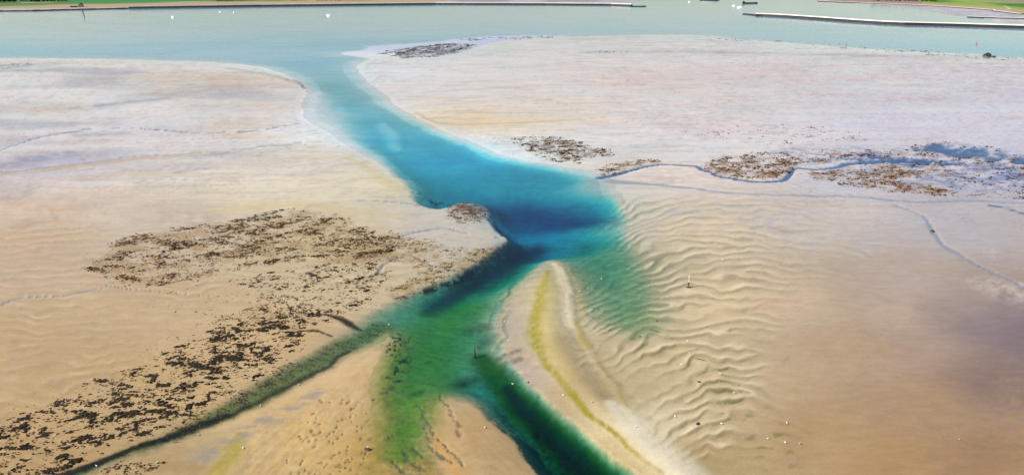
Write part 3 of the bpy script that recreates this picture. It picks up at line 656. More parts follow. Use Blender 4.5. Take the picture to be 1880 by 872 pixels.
class MB:
    def __init__(s): s.v, s.f = [], []
    def add(s, v, f):
        k = len(s.v); s.v += [tuple(p) for p in v]; s.f += [tuple(i + k for i in q_) for q_ in f]; return s
    def box(s, x0, x1, y0, y1, z0, z1):
        return s.add([(x0, y0, z0), (x1, y0, z0), (x1, y1, z0), (x0, y1, z0), (x0, y0, z1), (x1, y0, z1), (x1, y1, z1), (x0, y1, z1)],
                     [(3, 2, 1, 0), (4, 5, 6, 7), (0, 1, 5, 4), (1, 2, 6, 5), (2, 3, 7, 6), (3, 0, 4, 7)])
    def rod(s, a, b, r0, r1=None, n=6):
        r1 = r0 if r1 is None else r1
        a, b = Vector(a), Vector(b); d_ = (b - a).normalized()
        u_ = d_.orthogonal().normalized(); w_ = d_.cross(u_)
        vv = [a + (u_ * math.cos(k * 2 * math.pi / n) + w_ * math.sin(k * 2 * math.pi / n)) * r0 for k in range(n)]
        vv += [b + (u_ * math.cos(k * 2 * math.pi / n) + w_ * math.sin(k * 2 * math.pi / n)) * r1 for k in range(n)]
        ff = [(k, (k + 1) % n, n + (k + 1) % n, n + k) for k in range(n)] + [tuple(range(n - 1, -1, -1)), tuple(range(n, 2 * n))]
        return s.add(vv, ff)
    def rings(s, R, cap=True):
        n = len(R[0]); vv = [p for r_ in R for p in r_]
        ff = [(j * n + k, j * n + (k + 1) % n, (j + 1) * n + (k + 1) % n, (j + 1) * n + k) for j in range(len(R) - 1) for k in range(n)]
        if cap: ff += [tuple(range(n - 1, -1, -1)), tuple((len(R) - 1) * n + k for k in range(n))]
        return s.add(vv, ff)
    def build(s, name, m, parent=None, smooth=False): return link_mesh(name, s.v, s.f, m, parent, smooth)

# ------------------------------------------------------------------ mussel clumps
cm_, n, l = mat("mussel_shells")
b_ = n["Principled BSDF"]; b_.inputs["Roughness"].default_value = .9; b_.inputs["Specular IOR Level"].default_value = .15
ca = n.new("ShaderNodeAttribute"); ca.attribute_name = "shell_colour"
tcx = n.new("ShaderNodeTexCoord"); no = n.new("ShaderNodeTexNoise"); no.inputs["Scale"].default_value = 5; no.inputs["Detail"].default_value = 4
l.new(tcx.outputs["Object"], no.inputs["Vector"])
rg = n.new("ShaderNodeMapRange"); rg.inputs[3].default_value = .5; rg.inputs[4].default_value = 1.6
l.new(no.outputs["Fac"], rg.inputs[0])
vm = n.new("ShaderNodeVectorMath"); vm.operation = 'SCALE'
l.new(ca.outputs["Color"], vm.inputs[0]); l.new(rg.outputs[0], vm.inputs["Scale"]); l.new(vm.outputs[0], b_.inputs["Base Color"])
def clump_shape(rg_, n_lump, nr):
    """an irregular low heap of shells about one metre in radius: verts, tris"""
    vv, ff = [], []
    ang0 = rg_.uniform(0, 6.28)
    for k in range(n_lump):
        r = rg_.uniform(.22, .5) * (1.25 if k == 0 else 1); h = r * rg_.uniform(.35, .7)
        rad = 0 if k == 0 else rg_.uniform(.3, .95)
        an = ang0 + k * 2.4 + rg_.uniform(-.6, .6)
        cx, cy = rad * math.cos(an) * 1.25, rad * math.sin(an) * .8
        k0 = len(vv)
        for (q_, zz) in ((1.0, -.12), (.72, .62)):
            for j in range(nr):
                rr = r * q_ * rg_.uniform(.6, 1.3)
                aa = 2 * math.pi * (j + (.5 if q_ < 1 else 0)) / nr
                vv.append((cx + rr * math.cos(aa), cy + rr * math.sin(aa), zz * h * rg_.uniform(.7, 1.3) if zz > 0 else -.12))
        vv.append((cx + rg_.uniform(-.1, .1) * r, cy, h))
        for j in range(nr):
            j2 = (j + 1) % nr
            ff += [(k0 + j, k0 + j2, k0 + nr + j), (k0 + j2, k0 + nr + j2, k0 + nr + j), (k0 + nr + j, k0 + nr + j2, k0 + 2 * nr)]
    return np.array(vv, np.float32), np.array(ff, np.int32)
RG = np.random.default_rng(21)
SH_S = [clump_shape(RG, 2, 4) for _ in range(12)]
SH_M = [clump_shape(RG, 3, 4) for _ in range(16)]
SH_L = [clump_shape(RG, 9, 6) for _ in range(26)]
AREA = (RR * RR).astype(np.float64)
def scatter(b):
    m = b['sd'] > -14
    s_ = b['ds']
    ax = (PX * .94 + PV * .34) if b['name'] in ('main', 'slope', 'corner', 'ochre') else PX
    ay = (PV * .94 - PX * -.34) if b['name'] in ('main', 'slope', 'corner', 'ochre') else PV
    ax = (PX - PV * .35); ay = (PV + PX * .35)
    d1 = fbm(ax[m] / (s_ * 1.8), ay[m] / s_, 140 + b['seed'], 5, .72)
    d2 = fbm(ax[m] / 6.0, ay[m] / 4.0, 160 + b['seed'], 2)
    dn = (sm(b['key'] - .05, b['key'] + .4, d1) + .10) * (.35 + sm(-.1, .35, d2))
    if b['name'] in ('corner', 'slope'): dn = (.22 + sm(-.3, .35, d1)) * (.2 + sm(-.15, .3, d2))
    p = dn * sm(-14, 9, b['sd'][m] + 8 * d1) * AREA[m]
    p /= p.sum()
    ii = np.flatnonzero(m.ravel())
    k = RG.choice(len(ii), b['n'], p=p)
    vi = ii[k]
    t_ = TH.ravel()[vi] + RG.uniform(-.5, .5, len(vi)) * (th[1] - th[0])
    r_ = RR.ravel()[vi] * (1 + RG.uniform(-.5, .5, len(vi)) * .005)
    x, y = r_ * np.sin(t_), r_ * np.cos(t_)
    z = Z.ravel()[vi]
    s = b['size'] * np.exp(RG.normal(0, .42, len(vi))) * (0.75 + .5 * np.clip(dn[k], 0, 1))
    return np.stack([x, y, z, s, np.clip(dn[k], 0, 1)], 1)
def shade(name, nn_):
    t_ = RG.random(nn_)
    dark = np.array([.013, .009, .006]); brn = np.array([.075, .034, .013]); och = np.array([.20, .125, .04])
    mixo = {'reef': .55, 'ochre': .5, 'creekright': .45, 'creekmid': .35, 'creekmouth': .3, 'main': .16, 'bankpatch': .3, 'slope': .12, 'far': .12}.get(name, .08)
    c_ = dark[None] + (brn - dark)[None] * RG.random((nn_, 1))
    o_ = (t_ < mixo)
    c_[o_] = brn + (och - brn) * RG.random((o_.sum(), 1))
    if name == 'farright': c_ = c_ * np.array([.7, .8, 1.6])
    return c_.astype(np.float32)
BED_LABEL = {
    'far': "dark brown mussel bed at the estuary's edge, farthest from the viewer",
    'farline': "thin broken line of dark weed trailing right from the farthest mussel bed",
    'bankpatch': "brown mussel patch on the far bank above the teal bend",
    'creekmouth': "small brown shell patch beside the mouth of the winding creek",
    'creekmid': "rusty brown mussel bed enclosed by the winding creek's loop",
    'creekright': "pale tan shell bed along the lower side of the blue creek",
    'farright': "blue-black weed clumps strewn over the wet flat near the right edge",
    'main': "large black and brown mussel bed on the left sand flat",
    'reef': "compact rusty oyster reef jutting into the teal channel",
    'ochre': "ochre shell bed along the dark channel edge below the reef",
    'slope': "loose clumps of mussels between the large bed and the green channel",
    'corner': "small remaining mussel clumps across the bottom left sand",
    'scatter': "single tiny shells and weed tufts scattered on the left sand",
    'tiny': "faint greenish weed tufts on the far right flat",
    'armside': "dark weed tufts lining the green arm at the lower left",
    'farstrip': "thin rusty and dark weed strip along the far right water edge", 'farleft': "faint dark weed at the far left end of the flat", 'midline': "short dark weed streak on the far flat right of centre",
    'wedge': "few dark weed tufts at the foot of the lower left sand wedge"}
INDIV = []
for b in BEDS:
    A_ = scatter(b)
    if b['name'] in ('corner', 'slope'):
        bigness = A_[:, 3] / np.hypot(A_[:, 0], A_[:, 1])
        in_view = (abs(np.degrees(np.arctan2(A_[:, 0], A_[:, 1]))) < 44)
        fx, fy = to_px(A_[:, 0], A_[:, 1])
        ok_ = (fx > 4) & (fx < 1876) & (fy < 868)
        order = np.argsort(-np.where(ok_, bigness, 0))
        ntake = 240 if b['name'] == 'corner' else 55
        for j in order[:ntake]: INDIV.append((b['name'],) + tuple(A_[j]))
        A_ = A_[order[ntake:]]
    near = b['name'] in ('corner', 'slope', 'scatter', 'armside', 'wedge')
    pool_ = SH_M if near else SH_S
    cl = shade(b['name'], len(A_))
    vs_, fs_, cs_ = [], [], []
    k0 = 0
    for j, (x, y, z, s, dn_) in enumerate(A_):
        v_, f_ = pool_[RG.integers(len(pool_))]
        a_ = RG.normal(.25, .45); ca_, sa_ = math.cos(a_), math.sin(a_)
        hz = RG.uniform(.8, 1.2)
        sx_ = s * (1.05 if b['name'] in ('corner', 'slope') else 1.25)
        vv = np.empty_like(v_)
        vv[:, 0] = x + (v_[:, 0] * ca_ * sx_ - v_[:, 1] * sa_ * s)
        vv[:, 1] = y + (v_[:, 0] * sa_ * sx_ + v_[:, 1] * ca_ * s)
        vv[:, 2] = z + v_[:, 2] * s * hz
        vs_.append(vv); fs_.append(f_ + k0); cs_.append(np.repeat(cl[j:j + 1], len(v_), 0)); k0 += len(v_)
    vs_ = np.concatenate(vs_); fs_ = np.concatenate(fs_); cs_ = np.concatenate(cs_)
    bme = bpy.data.meshes.new("mussel_bed")
    bme.vertices.add(len(vs_)); bme.vertices.foreach_set("co", vs_.ravel())
    bme.loops.add(fs_.size); bme.loops.foreach_set("vertex_index", fs_.ravel())
    bme.polygons.add(len(fs_)); bme.polygons.foreach_set("loop_start", np.arange(0, fs_.size, 3, dtype=np.int32)); bme.polygons.foreach_set("loop_total", np.full(len(fs_), 3, np.int32))
    bme.update(calc_edges=True)
    aa_ = bme.attributes.new("shell_colour", 'FLOAT_COLOR', 'POINT')
    q4 = np.ones((len(vs_), 4), np.float32); q4[:, :3] = cs_
    aa_.data.foreach_set("color", q4.ravel())
    bme.materials.append(cm_)
    o = bpy.data.objects.new("mussel_bed" if b['name'] not in ('tiny', 'farline', 'scatter', 'armside', 'wedge', 'farstrip', 'farleft', 'midline') else "weed_tufts", bme)
    col.objects.link(o)
    tag(o, BED_LABEL[b['name']], 'mussel bed' if o.name.startswith("mussel") else 'weed', kind='stuff')
# the clumps that show largest, each a thing of its own
CL_ME = []
for v_, f_ in SH_L:
    m_ = bpy.data.meshes.new("mussel_clump")
    m_.from_pydata([tuple(map(float, p)) for p in v_], [], [tuple(map(int, p)) for p in f_])
    aa_ = m_.attributes.new("shell_colour", 'FLOAT_COLOR', 'POINT')
    c_ = np.array([.016, .011, .007]) * RG.uniform(.7, 1.9)
    for k in range(len(v_)): aa_.data[k].color = (float(c_[0]), float(c_[1]), float(c_[2]), 1)
    m_.materials.append(cm_)
    CL_ME.append(m_)
for (nm, x, y, z, s, dn_) in INDIV:
    o = bpy.data.objects.new("mussel_clump", CL_ME[RG.integers(len(CL_ME))])
    col.objects.link(o)
    o.location = (x, y, z); o.rotation_euler = (0, 0, float(RG.normal(.25, .5)))
    s *= 1.05
    o.scale = (s * 1.1, s * .85, s * .8)
    fx, fy = to_px(x, y)
    if nm == 'slope':
        where = "right of the upper short gully" if fx > 560 and fy < 590 else "between the large bed and the short gullies" if fy < 560 else "left of the two short dark gullies"
    elif fx < 100: where = "packed into the very corner at the bottom left" if fy > 800 else "at the left edge above the corner clumps"
    elif fx < 200: where = "above the narrow dark gully near the corner" if fy > 790 else "in the dense part right of the left edge"
    elif fx < 300: where = "close to the head of the narrow dark gully" if fy > 745 else "in the sparse upper fringe of the lower left scatter"
    elif fx < 400: where = "in the middle of the lower left scatter, nearer the green arm" if fy > 690 else "in the middle of the lower left scatter, nearer the open sand"
    else: where = "in the last scatter beside the green arm" if fy > 650 else "below the short curved gully"
    size = "broad" if s > 1.15 else "middling" if s > .85 else "small"
    lab = size + " black mussel clump " + where
    gp = size + " mussel clumps " + where
    tag(o, lab, "mussel clump", gp)

# ------------------------------------------------------------------ breakwaters and shore walls
M_basalt = simple("wet_basalt", (.012, .012, .016), .65, .4, .6, .3)
M_crest = simple("pale_crest_stone", (.70, .61, .50), .9, .15, .15, .2)
M_crest2 = simple("shell_sand_crest", (.55, .42, .32), .9, .2, .2, .2)
def wall_line(name, pts, label, hgt=4.2, cap=1.8, crest=M_crest, head=0.0, jit=.25, cat="breakwater"):
    """long stone bank: dark weedy slope below, pale crest above; pts are the near waterline"""
    P = []
    for a, b in zip(pts[:-1], pts[1:]):
        A_, B_ = G(*a), G(*b)
        m_ = max(1, int((B_ - A_).length / 9))
        P += [A_.lerp(B_, k / m_) for k in range(m_)]
    P.append(G(*pts[-1]))
    rt = root(name, P[len(P) // 2]); rt.location.z = 0
    o0 = rt.location
    lo, hi = [], []
    L_ = len(P)
    for k, p in enumerate(P):
        d_ = (P[min(L_ - 1, k + 1)] - P[max(0, k - 1)]).normalized()
        nrm = Vector((-d_.y, d_.x, 0))
        if nrm.y < 0: nrm = -nrm
        e = 1.0
        j = lambda: RG.uniform(-jit, jit)
        q = p - o0
        lo.append([q + nrm * (0 + j()) + Vector((0, 0, -1.2)), q + nrm * (3.2 * e + j()) + Vector((0, 0, hgt * .5 + j() * .5)), q + nrm * (5.0 + j()) + Vector((0, 0, hgt + j() * .4)), q + nrm * 9.5 + Vector((0, 0, hgt - .1)), q + nrm * 17 + Vector((0, 0, -1.2))])
        hi.append([q + nrm * (5.2 + j() * .3) + Vector((0, 0, hgt - .3)), q + nrm * (5.9) + Vector((0, 0, hgt + cap + j() * .35)), q + nrm * (9.0) + Vector((0, 0, hgt + cap + .1)), q + nrm * 9.8 + Vector((0, 0, hgt - .3))])
    MB().rings(lo).build("rock_slope", M_basalt, rt)
    if cap > 0: MB().rings(hi).build("crest", crest, rt)
    tag(rt, label, cat)
    return rt
wall_line("breakwater", [(236, 16.5), (330, 15), (480, 12.6), (560, 11.6), (720, 9.8), (800, 9.0), (1000, 9.6), (1120, 10.6), (1157, 12.0)],
          "long straight breakwater across the top with a pale crest and dark near side")
wall_line("breakwater", [(1157, 13), (1180, 13.2), (1188, 12.8)], "low dark rock head at the end of the long breakwater", 2.2, 0)
wall_line("shore_revetment", [(-300, 25), (0, 21.6), (60, 21), (122, 19.4), (180, 18), (236, 16.8)], "dark rubble shore edge below the cottage at the top left", 2.6, .5, M_crest2, jit=.7, cat="revetment")
wall_line("breakwater", [(1386, 30), (1400, 30.4), (1440, 32.4), (1500, 36.6), (1560, 41.2), (1620, 45), (1660, 46.7), (1700, 47.6), (1780, 49.8), (1880, 53), (2100, 62)],
          "dark curved breakwater with pale crest running off the right edge", 4.4, 1.5)
wall_line("breakwater", [(1361, 27), (1374, 28.2), (1388, 30.2)], "low pointed dark tip of the breakwater on the right", 2.0, 0)
wall_line("breakwater", [(1774, 32.4), (1800, 33.6), (1880, 35.8), (2100, 41)], "short thin dark groyne on the mud flat at the right edge", 1.9, .35)
wall_line("shore_revetment", [(1500, 3.2), (1640, 8.8), (1700, 11.6), (1760, 15.4), (1830, 20.6), (1880, 27), (2100, 44)], "dark stone toe below the green field at the top right", 1.7, .7, M_crest2, cat="revetment")
# stone islet with a pale top
def islet(name, x, y, lx, ly, label):
    g = G(x, y)
    rt = root(name, g)
    def ring(f, z, n_=22): return [(lx * f * math.cos(a) * RG.uniform(.97, 1.03), ly * f * math.sin(a), z + RG.uniform(-.1, .1)) for a in (2 * math.pi * k / n_ for k in range(n_))]
    MB().rings([ring(1, -1), ring(.88, 1.0), ring(.72, 2.4), ring(.6, 2.5)]).build("rock_slope", M_basalt, rt)
    MB().rings([ring(.68, 2.2), ring(.62, 4.2), ring(.4, 4.6)]).build("sand_top", M_crest, rt)
    return tag(rt, label, "islet")
islet("rubble_islet", 1303, 1.6, 36, 22, "low round rubble islet with pale top in the far water")

# ------------------------------------------------------------------ boats and marks on the far water
M_white = simple("white_gelcoat", (.86, .87, .88), .3, .03, 2)
M_black = simple("tarred_hull", (.012, .013, .02), .5, .3, 1)
M_glass = simple("tinted_window", (.03, .04, .05), .1, .1, 1)
M_alu = simple("grey_mast", (.6, .62, .64), .4, .1, 2)
M_tan = simple("pale_deck", (.62, .55, .46), .8, .15, 1)
M_red = simple("red_paint", (.45, .04, .06), .45, .15, 3)
M_wood = simple("wet_dark_wood", (.03, .02, .013), .75, .4, 6, .3)
def hull_rings(Lh, W, Hh, ns=9):
    R = []
    for k in range(ns):
        t_ = k / (ns - 1)
        x = (t_ - .5) * Lh
        wd_ = W * .5 * min(1, (.62 + 1.1 * t_) if t_ < .4 else max(.03, math.cos((t_ - .4) / .6 * 1.5)))
        sheer = Hh * (1 + .35 * max(0, t_ - .4))
        R.append([(x, -wd_, sheer), (x, -wd_ * .9, Hh * .2), (x, -wd_ * .35, -Hh * .35), (x, wd_ * .35, -Hh * .35), (x, wd_ * .9, Hh * .2), (x, wd_, sheer)])
    return R
def boat(x, y, Lh, rz, label, mast=True):
    g = G(x, y)
    rt = root("moored_sailboat" if mast else "small_motor_boat", (g.x, g.y, .15), rz)
    MB().rings(hull_rings(Lh, Lh * .34, Lh * .2)).build("hull", M_white, rt)
    s = Lh / 10
    cb = MB().rings([[(-2.2 * s, -1.1 * s, 1.4 * s), (-2.2 * s, 1.1 * s, 1.4 * s), (-2.0 * s, .9 * s, 2.5 * s), (-2.0 * s, -.9 * s, 2.5 * s)],
                     [(1.8 * s, -.9 * s, 1.5 * s), (1.8 * s, .9 * s, 1.5 * s), (1.0 * s, .7 * s, 2.4 * s), (1.0 * s, -.7 * s, 2.4 * s)]]).build("cabin", M_white, rt)
    MB().box(-1.5 * s, .6 * s, -1.04 * s, -.9 * s, 1.8 * s, 2.2 * s).box(-1.5 * s, .6 * s, .9 * s, 1.04 * s, 1.8 * s, 2.2 * s).build("window_band", M_glass, cb)
    if mast:
        MB().rod((1.2 * s, 0, 1.5 * s), (1.2 * s, 0, 12 * s), .14, .09).build("mast", M_alu, rt)
        MB().rod((1.2 * s, 0, 3.0 * s), (-3.2 * s, 0, 3.1 * s), .22, .16).build("boom", M_white, rt)
    return tag(rt, label, "boat")
boat(317, 33, 10.5, 2.5, "white moored sailboat alone off the shore at the upper left")
boat(603, 30, 11, 2.6, "white moored sailboat in front of the long breakwater")
boat(404, 22.8, 7, 2.4, "small white boat close to the breakwater, left of the grey-masted one", False)
boat(429, 24.4, 8, 2.2, "small grey-masted sailboat close to the breakwater at the upper left")
boat(1347, 11.8, 9.5, 2.4, "white boat left of two beside the dark barge")
boat(1357.5, 14.8, 12, 2.6, "larger white boat right of two beside the dark barge")
boat(1265, 4.8, 7, 2.4, "tiny pale boat left of the rubble islet")
g = G(1377, 7)
rt = root("moored_barge", (g.x, g.y, .2), .04)
MB().rings([[(x_, -w_, 2.6 + e_), (x_, -w_ * .9, -.5), (x_, w_ * .9, -.5), (x_, w_, 2.6 + e_)] for x_, w_, e_ in ((-22, 3.2, 1.2), (-18, 4.4, .6), (-4, 4.6, 0), (10, 4.6, 0), (18, 4.0, .4), (22, .8, 1.0))]).build("hull", M_black, rt)
MB().box(-16.5, 4, -3.2, 3.2, 2.5, 4.2).build("hold_cover", M_tan, rt)
wh = MB().box(-21, -17.2, -2.6, 2.6, 3.0, 6.2).build("wheelhouse", M_black, rt)
MB().box(-20.6, -17.4, -2.72, -2.6, 4.6, 5.6).build("window_band", M_glass, wh)
tag(rt, "long dark barge with a pale hold lying in the far water", "barge")
def pole_mark(name, x, y, h, r, m, label, cat, z=None, lean=0.0):
    g = G(x, y); zz = zat(g.x, g.y) if z is None else z
    rt = root(name, (g.x, g.y, zz))
    MB().rod((0, 0, -.6), (lean, 0, h), r, r * .75, 8).build("pole", m, rt)
    return tag(rt, label, cat), rt
_, rt = pole_mark("mooring_pile", 154.6, 29.5, 10.5, .9, M_wood, "dark leaning mooring pile standing in the water off the cottage", "pile", 0.0, -1.2)
MB().rod((-1.2, 0, 10.2), (-1.25, 0, 10.9), 1.0, .8, 8).build("cap", M_wood, rt)
g = G(1793, 82)
rt = root("channel_buoy", (g.x, g.y, 0))
MB().rings([[(r_ * math.cos(a), r_ * math.sin(a), z_) for a in (k * math.pi / 5 for k in range(10))] for r_, z_ in ((.5, -.5), (1.0, 0), (.95, .6), (.4, .9), (.3, 2.8), (.45, 2.9), (.4, 3.5))]).build("float", M_red, rt)
MB().rod((0, 0, 3.4), (0, 0, 4.4), .08).build("topmark", M_red, rt)
tag(rt, "thin red channel buoy in the water near the right edge", "buoy")
# withies and sticks close by
M_tan2 = simple("bleached_rod", (.8, .78, .72), .6, .1, 3)
g = G(1263.6, 528); zz = zat(g.x, g.y)
rt = root("channel_beacon", (g.x, g.y, zz))
MB().rod((0, 0, -.5), (0, 0, 1.2), .11, .13, 7).rod((0, 0, .9), (-.28, 0, 1.8), .1, .08, 6).rod((0, 0, .9), (.3, .05, 1.8), .1, .08, 6).rod((-.28, 0, 1.7), (.3, 0, 1.75), .09, .09, 6).build("forked_stake", M_wood, rt)
MB().rod((.02, .1, 1.0), (.05, .1, 4.1), .06, .04, 6).rod((.05, .1, 3.5), (.05, .1, 3.9), .16, .16, 8).build("rod", M_tan2, rt)
mc = bpy.data.objects.new("weed_skirt", CL_ME[3]); col.objects.link(mc); mc.parent = rt; mc.scale = (.9, .7, .8)
mc = bpy.data.objects.new("weed_skirt", CL_ME[8]); col.objects.link(mc); mc.parent = rt; mc.scale = (.5, .4, .5); mc.location = (1.0, .4, 0)
tag(rt, "dark forked stake with a thin pale rod standing on the sand waves", "beacon")
_, rt = pole_mark("stump_post", 872.5, 650, 2.6, .2, M_wood, "dark weedy post rising from the green water", "post", None, -.12)
mc = bpy.data.objects.new("weed_skirt", CL_ME[5]); col.objects.link(mc); mc.parent = rt; mc.scale = (.45, .4, .9)
def stick(x0, y0, x1, y1, r, label, name="driftwood_branch", cat="driftwood"):
    a, b = G(x0, y0), G(x1, y1)
    a.z = zat(a.x, a.y) + r * .8; b.z = zat(b.x, b.y) + r * .8
    rt = root(name, a); d_ = b - a
    sd = d_.orthogonal().normalized()
    m1 = a + d_ * .35; v1 = Vector((-d_.y, d_.x, 0)).normalized()
    MB().rod((0, 0, 0), d_ * .4 + v1 * .12, r, r * .85, 7).build("stem", M_wood, rt)
    MB().rod(d_ * .39 + v1 * .117, d_, r * .86, r * .4, 7).build("tip", M_wood, rt)
    MB().rod(d_ * .55, d_ * .72 - v1 * d_.length * .1 + Vector((0, 0, .15)), r * .45, r * .2, 5).build("twig", M_wood, rt)
    return tag(rt, label, cat)
stick(1193, 605, 1213, 611.5, .12, "long dark branch lying across the sand wave trough, above the other branch")
stick(1277, 659, 1297, 664.5, .10, "dark branch lying on the sand waves, below and right of the longer branch")
stick(557, 691, 572, 692.5, .16, "short dark log lying in the lower left green arm")
stick(1224, 616, 1236, 623, .08, "thin short branch in a trough right of the longest branch")

# ------------------------------------------------------------------ rocks
M_rock = simple("dark_boulder", (.03, .028, .028), .6, .4, 4, .4)
ROCKS = []
for k in range(5):
    bmx = bmesh.new(); bmesh.ops.create_icosphere(bmx, subdivisions=2, radius=1)
    for v_ in bmx.verts:
        q_ = v_.co * 1.4
        dsp = 1 + .35 * (float(vnoise(np.array([q_.x + 9 * k]), np.array([q_.y + q_.z * 1.7]), 55)[0]) - .5) * 2
        v_.co = Vector((v_.co.x * dsp * 1.2, v_.co.y * dsp * .8, max(-.4, v_.co.z * dsp * .6)))
    rme = bpy.data.meshes.new("boulder"); bmx.to_mesh(rme); bmx.free(); rme.materials.append(M_rock); ROCKS.append(rme)
for k, (x, y, s, lab) in enumerate(((675, 826, .62, "black boulder with a white gull on top near the bottom edge"), (970, 701, .3, "small black stone right of the dark channel on the bar's flank"),
                                    (920, 681.5, .26, "small dark stone at the water's edge left of the sand bar"), (1812, 103, 5.2, "dark rock mound at the estuary's edge far right"), (1824, 105, 2.4, "small dark rock just right of the far rock mound"),
                                    (728, 697, .55, "dark submerged stone at the left side of the green water"), (1712, 425, 1.0, "dark stone in the faint creek on the right flat"),
                                    (1283, 703, .42, "dark stone in a trough among the lower sand waves"), (1281, 780, .5, "dark weedy stone on the lowest sand waves"), (1357, 709, .22, "tiny dark stone at the right end of a sand wave"),
                                    (1175, 618, .3, "small dark weedy stone in the greenish trough left of the longest branch"), (1206, 589, .34, "dark weedy stone at the edge of the green shallows"), (675, 590, .1, ""))):
    if not lab: continue
    g = G(x, y)
    o = bpy.data.objects.new("boulder", ROCKS[k % 5]); col.objects.link(o)
    o.location = (g.x, g.y, zat(g.x, g.y) + s * .15); o.scale = (s, s, s * .8); o.rotation_euler = (0, 0, k * 1.3)
    tag(o, lab, "rock", "dark stones on the flat")

# ------------------------------------------------------------------ gulls
M_gull = simple("white_plumage", (.88, .88, .87), .7, .03, 8)
M_wing = simple("grey_wing", (.34, .36, .39), .7, .1, 8)
M_bill = simple("yellow_bill", (.55, .33, .03), .5, .1, 8)
def ell(R): return R
gb = MB(); fmI = []
def ring8(x, ry, rz, zc): return [(x, ry * math.cos(a), zc + rz * math.sin(a)) for a in (k * math.pi / 4 for k in range(8))]
gb.rings([ring8(-.34, .012, .01, .235), ring8(-.24, .04, .03, .225), ring8(-.1, .085, .08, .2), ring8(.03, .095, .095, .2), ring8(.12, .07, .075, .235), ring8(.17, .045, .05, .29), ring8(.21, .048, .05, .335), ring8(.26, .035, .035, .335), ring8(.285, .012, .012, .325)])
nf0 = len(gb.f)
for s_ in (-1, 1):
    gb.add([(-.38, s_ * .03, .25), (-.1, s_ * .10, .26), (.08, s_ * .095, .25), (.06, s_ * .1, .18), (-.12, s_ * .105, .17)], [(0, 1, 4), (1, 2, 3, 4)])
nf1 = len(gb.f)
gb.rod((.28, 0, .325), (.345, 0, .31), .012, .004, 5)
for s_ in (-1, 1): gb.rod((.0, s_ * .035, .12), (.02, s_ * .035, 0), .008, .008, 4)
nf2 = len(gb.f)
gme = bpy.data.meshes.new("gull"); gme.from_pydata(gb.v, [], gb.f)
for m_ in (M_gull, M_wing, M_bill): gme.materials.append(m_)
gme.polygons.foreach_set("material_index", [0] * nf0 + [1] * (nf1 - nf0) + [2] * (nf2 - nf1)); gme.update()
GULLS = [
    (1761, 809, "white gull standing alone on bare brown sand at the lower right"), (1444, 779, "white gull just beyond the lowest sand waves, topmost of four"), (1409, 808, "white gull left of three in a row on the low sand waves"), (1441, 815, "white gull in the middle of three in a row on the low sand waves"),
    (1468, 817, "white gull right of three in a row on the low sand waves"), (1347, 723, "white gull on a greenish sand wave crest right of the dark stone"), (1322, 688, "white gull at the top of a grey trough below the lower branch"), (933, 626, "white gull on the bar's pale flank right of the post"), (983, 638, "white gull on the olive algae band of the bar"),
    (1262, 628, "white gull on a sand wave below the longest branch"), (1266, 650, "white gull just above the lower branch"), (1251, 671, "white gull in the trough left of the lower branch"), (941, 705, "white gull at the dark channel's right edge below the bar"), (1034, 728, "white gull on the bar's lower flank above the dark channel"),
    (1086, 744, "white gull on the crest of the lower bar"), (1239, 766, "white gull on smooth sand left of the lower sand waves"), (1166, 790, "white gull on the palest patch of the bar"), (1324, 780, "white gull on the sand waves above the weedy stone"), (890, 786, "white gull on the pale sand tongue at the bottom"),
    (945, 544, "white gull on the upper flank of the bar near its tip"), (987, 548, "white gull on the bar's olive crest near its tip"), (1064, 536, "white gull at the waterline right of the bar tip"), (1079, 530, "white gull in green shallows right of the bar tip, lower of two"), (1104, 512, "white gull in green shallows right of the bar tip, upper of two"),
    (1038, 577, "white gull on the pale crest of the upper bar"), (926, 590, "white gull in the middle of the bar's rippled flank"), (1326, 479, "white gull on sand waves above the beacon"), (1161, 381, "white gull on wet sand beyond the green shallows"), (478, 745, "white gull at the lower edge of the green arm"), (548, 707, "white gull swimming in the green arm at the lower left"),
    (669, 760, "white gull among the pits on the amber sand"), (675, 825.6, "white gull perched on the black boulder"), (168, 699, "white gull on bare sand above the lower left mussel clumps"), (185, 760, "white gull among mussel clumps, left of two close together"), (232, 771, "white gull among mussel clumps, right of two close together"), (101, 802, "white gull among the corner mussel clumps"),
    (177, 855, "white gull at the narrow dark gully at the bottom left"), (289, 851, "white gull on the sand wedge below the dark gully"), (364, 799, "white gull where the green arm narrows"), (421, 731, "white gull on the sand edge above the green arm"), (446, 825, "white gull on the grey streaked sand at the bottom"), (278, 801, "white gull at the last mussel clumps above the dark gully"),
    (194, 635, "white gull on open sand far left of the clumps"), (714, 596, "white gull swimming where the green arm opens"), (680, 550, "white gull on sand left of the dark channel edge"), (828, 444, "white gull on the sand spit above the ochre shell bed"), (1599, 369, "white gull beside the long pale creek on the right"), (1476, 367, "white gull below the long pale creek, left of the other"),
    (1451, 440, "white gull on the faint patchy ripples right of centre")]
for k, (x, y, lab) in enumerate(GULLS):
    g = G(x, y); zz = zat(g.x, g.y)
    if "boulder" in lab: zz += .42
    if "swimming" in lab: zz = -.1
    o = bpy.data.objects.new("gull", gme); col.objects.link(o)
    o.location = (g.x, g.y, max(zz, -.1)); o.rotation_euler = (0, 0, float(RG.uniform(0, 6.28))); s = float(RG.uniform(.9, 1.15)); o.scale = (s, s, s)
    tag(o, lab, "gull", "white gulls on the flat")

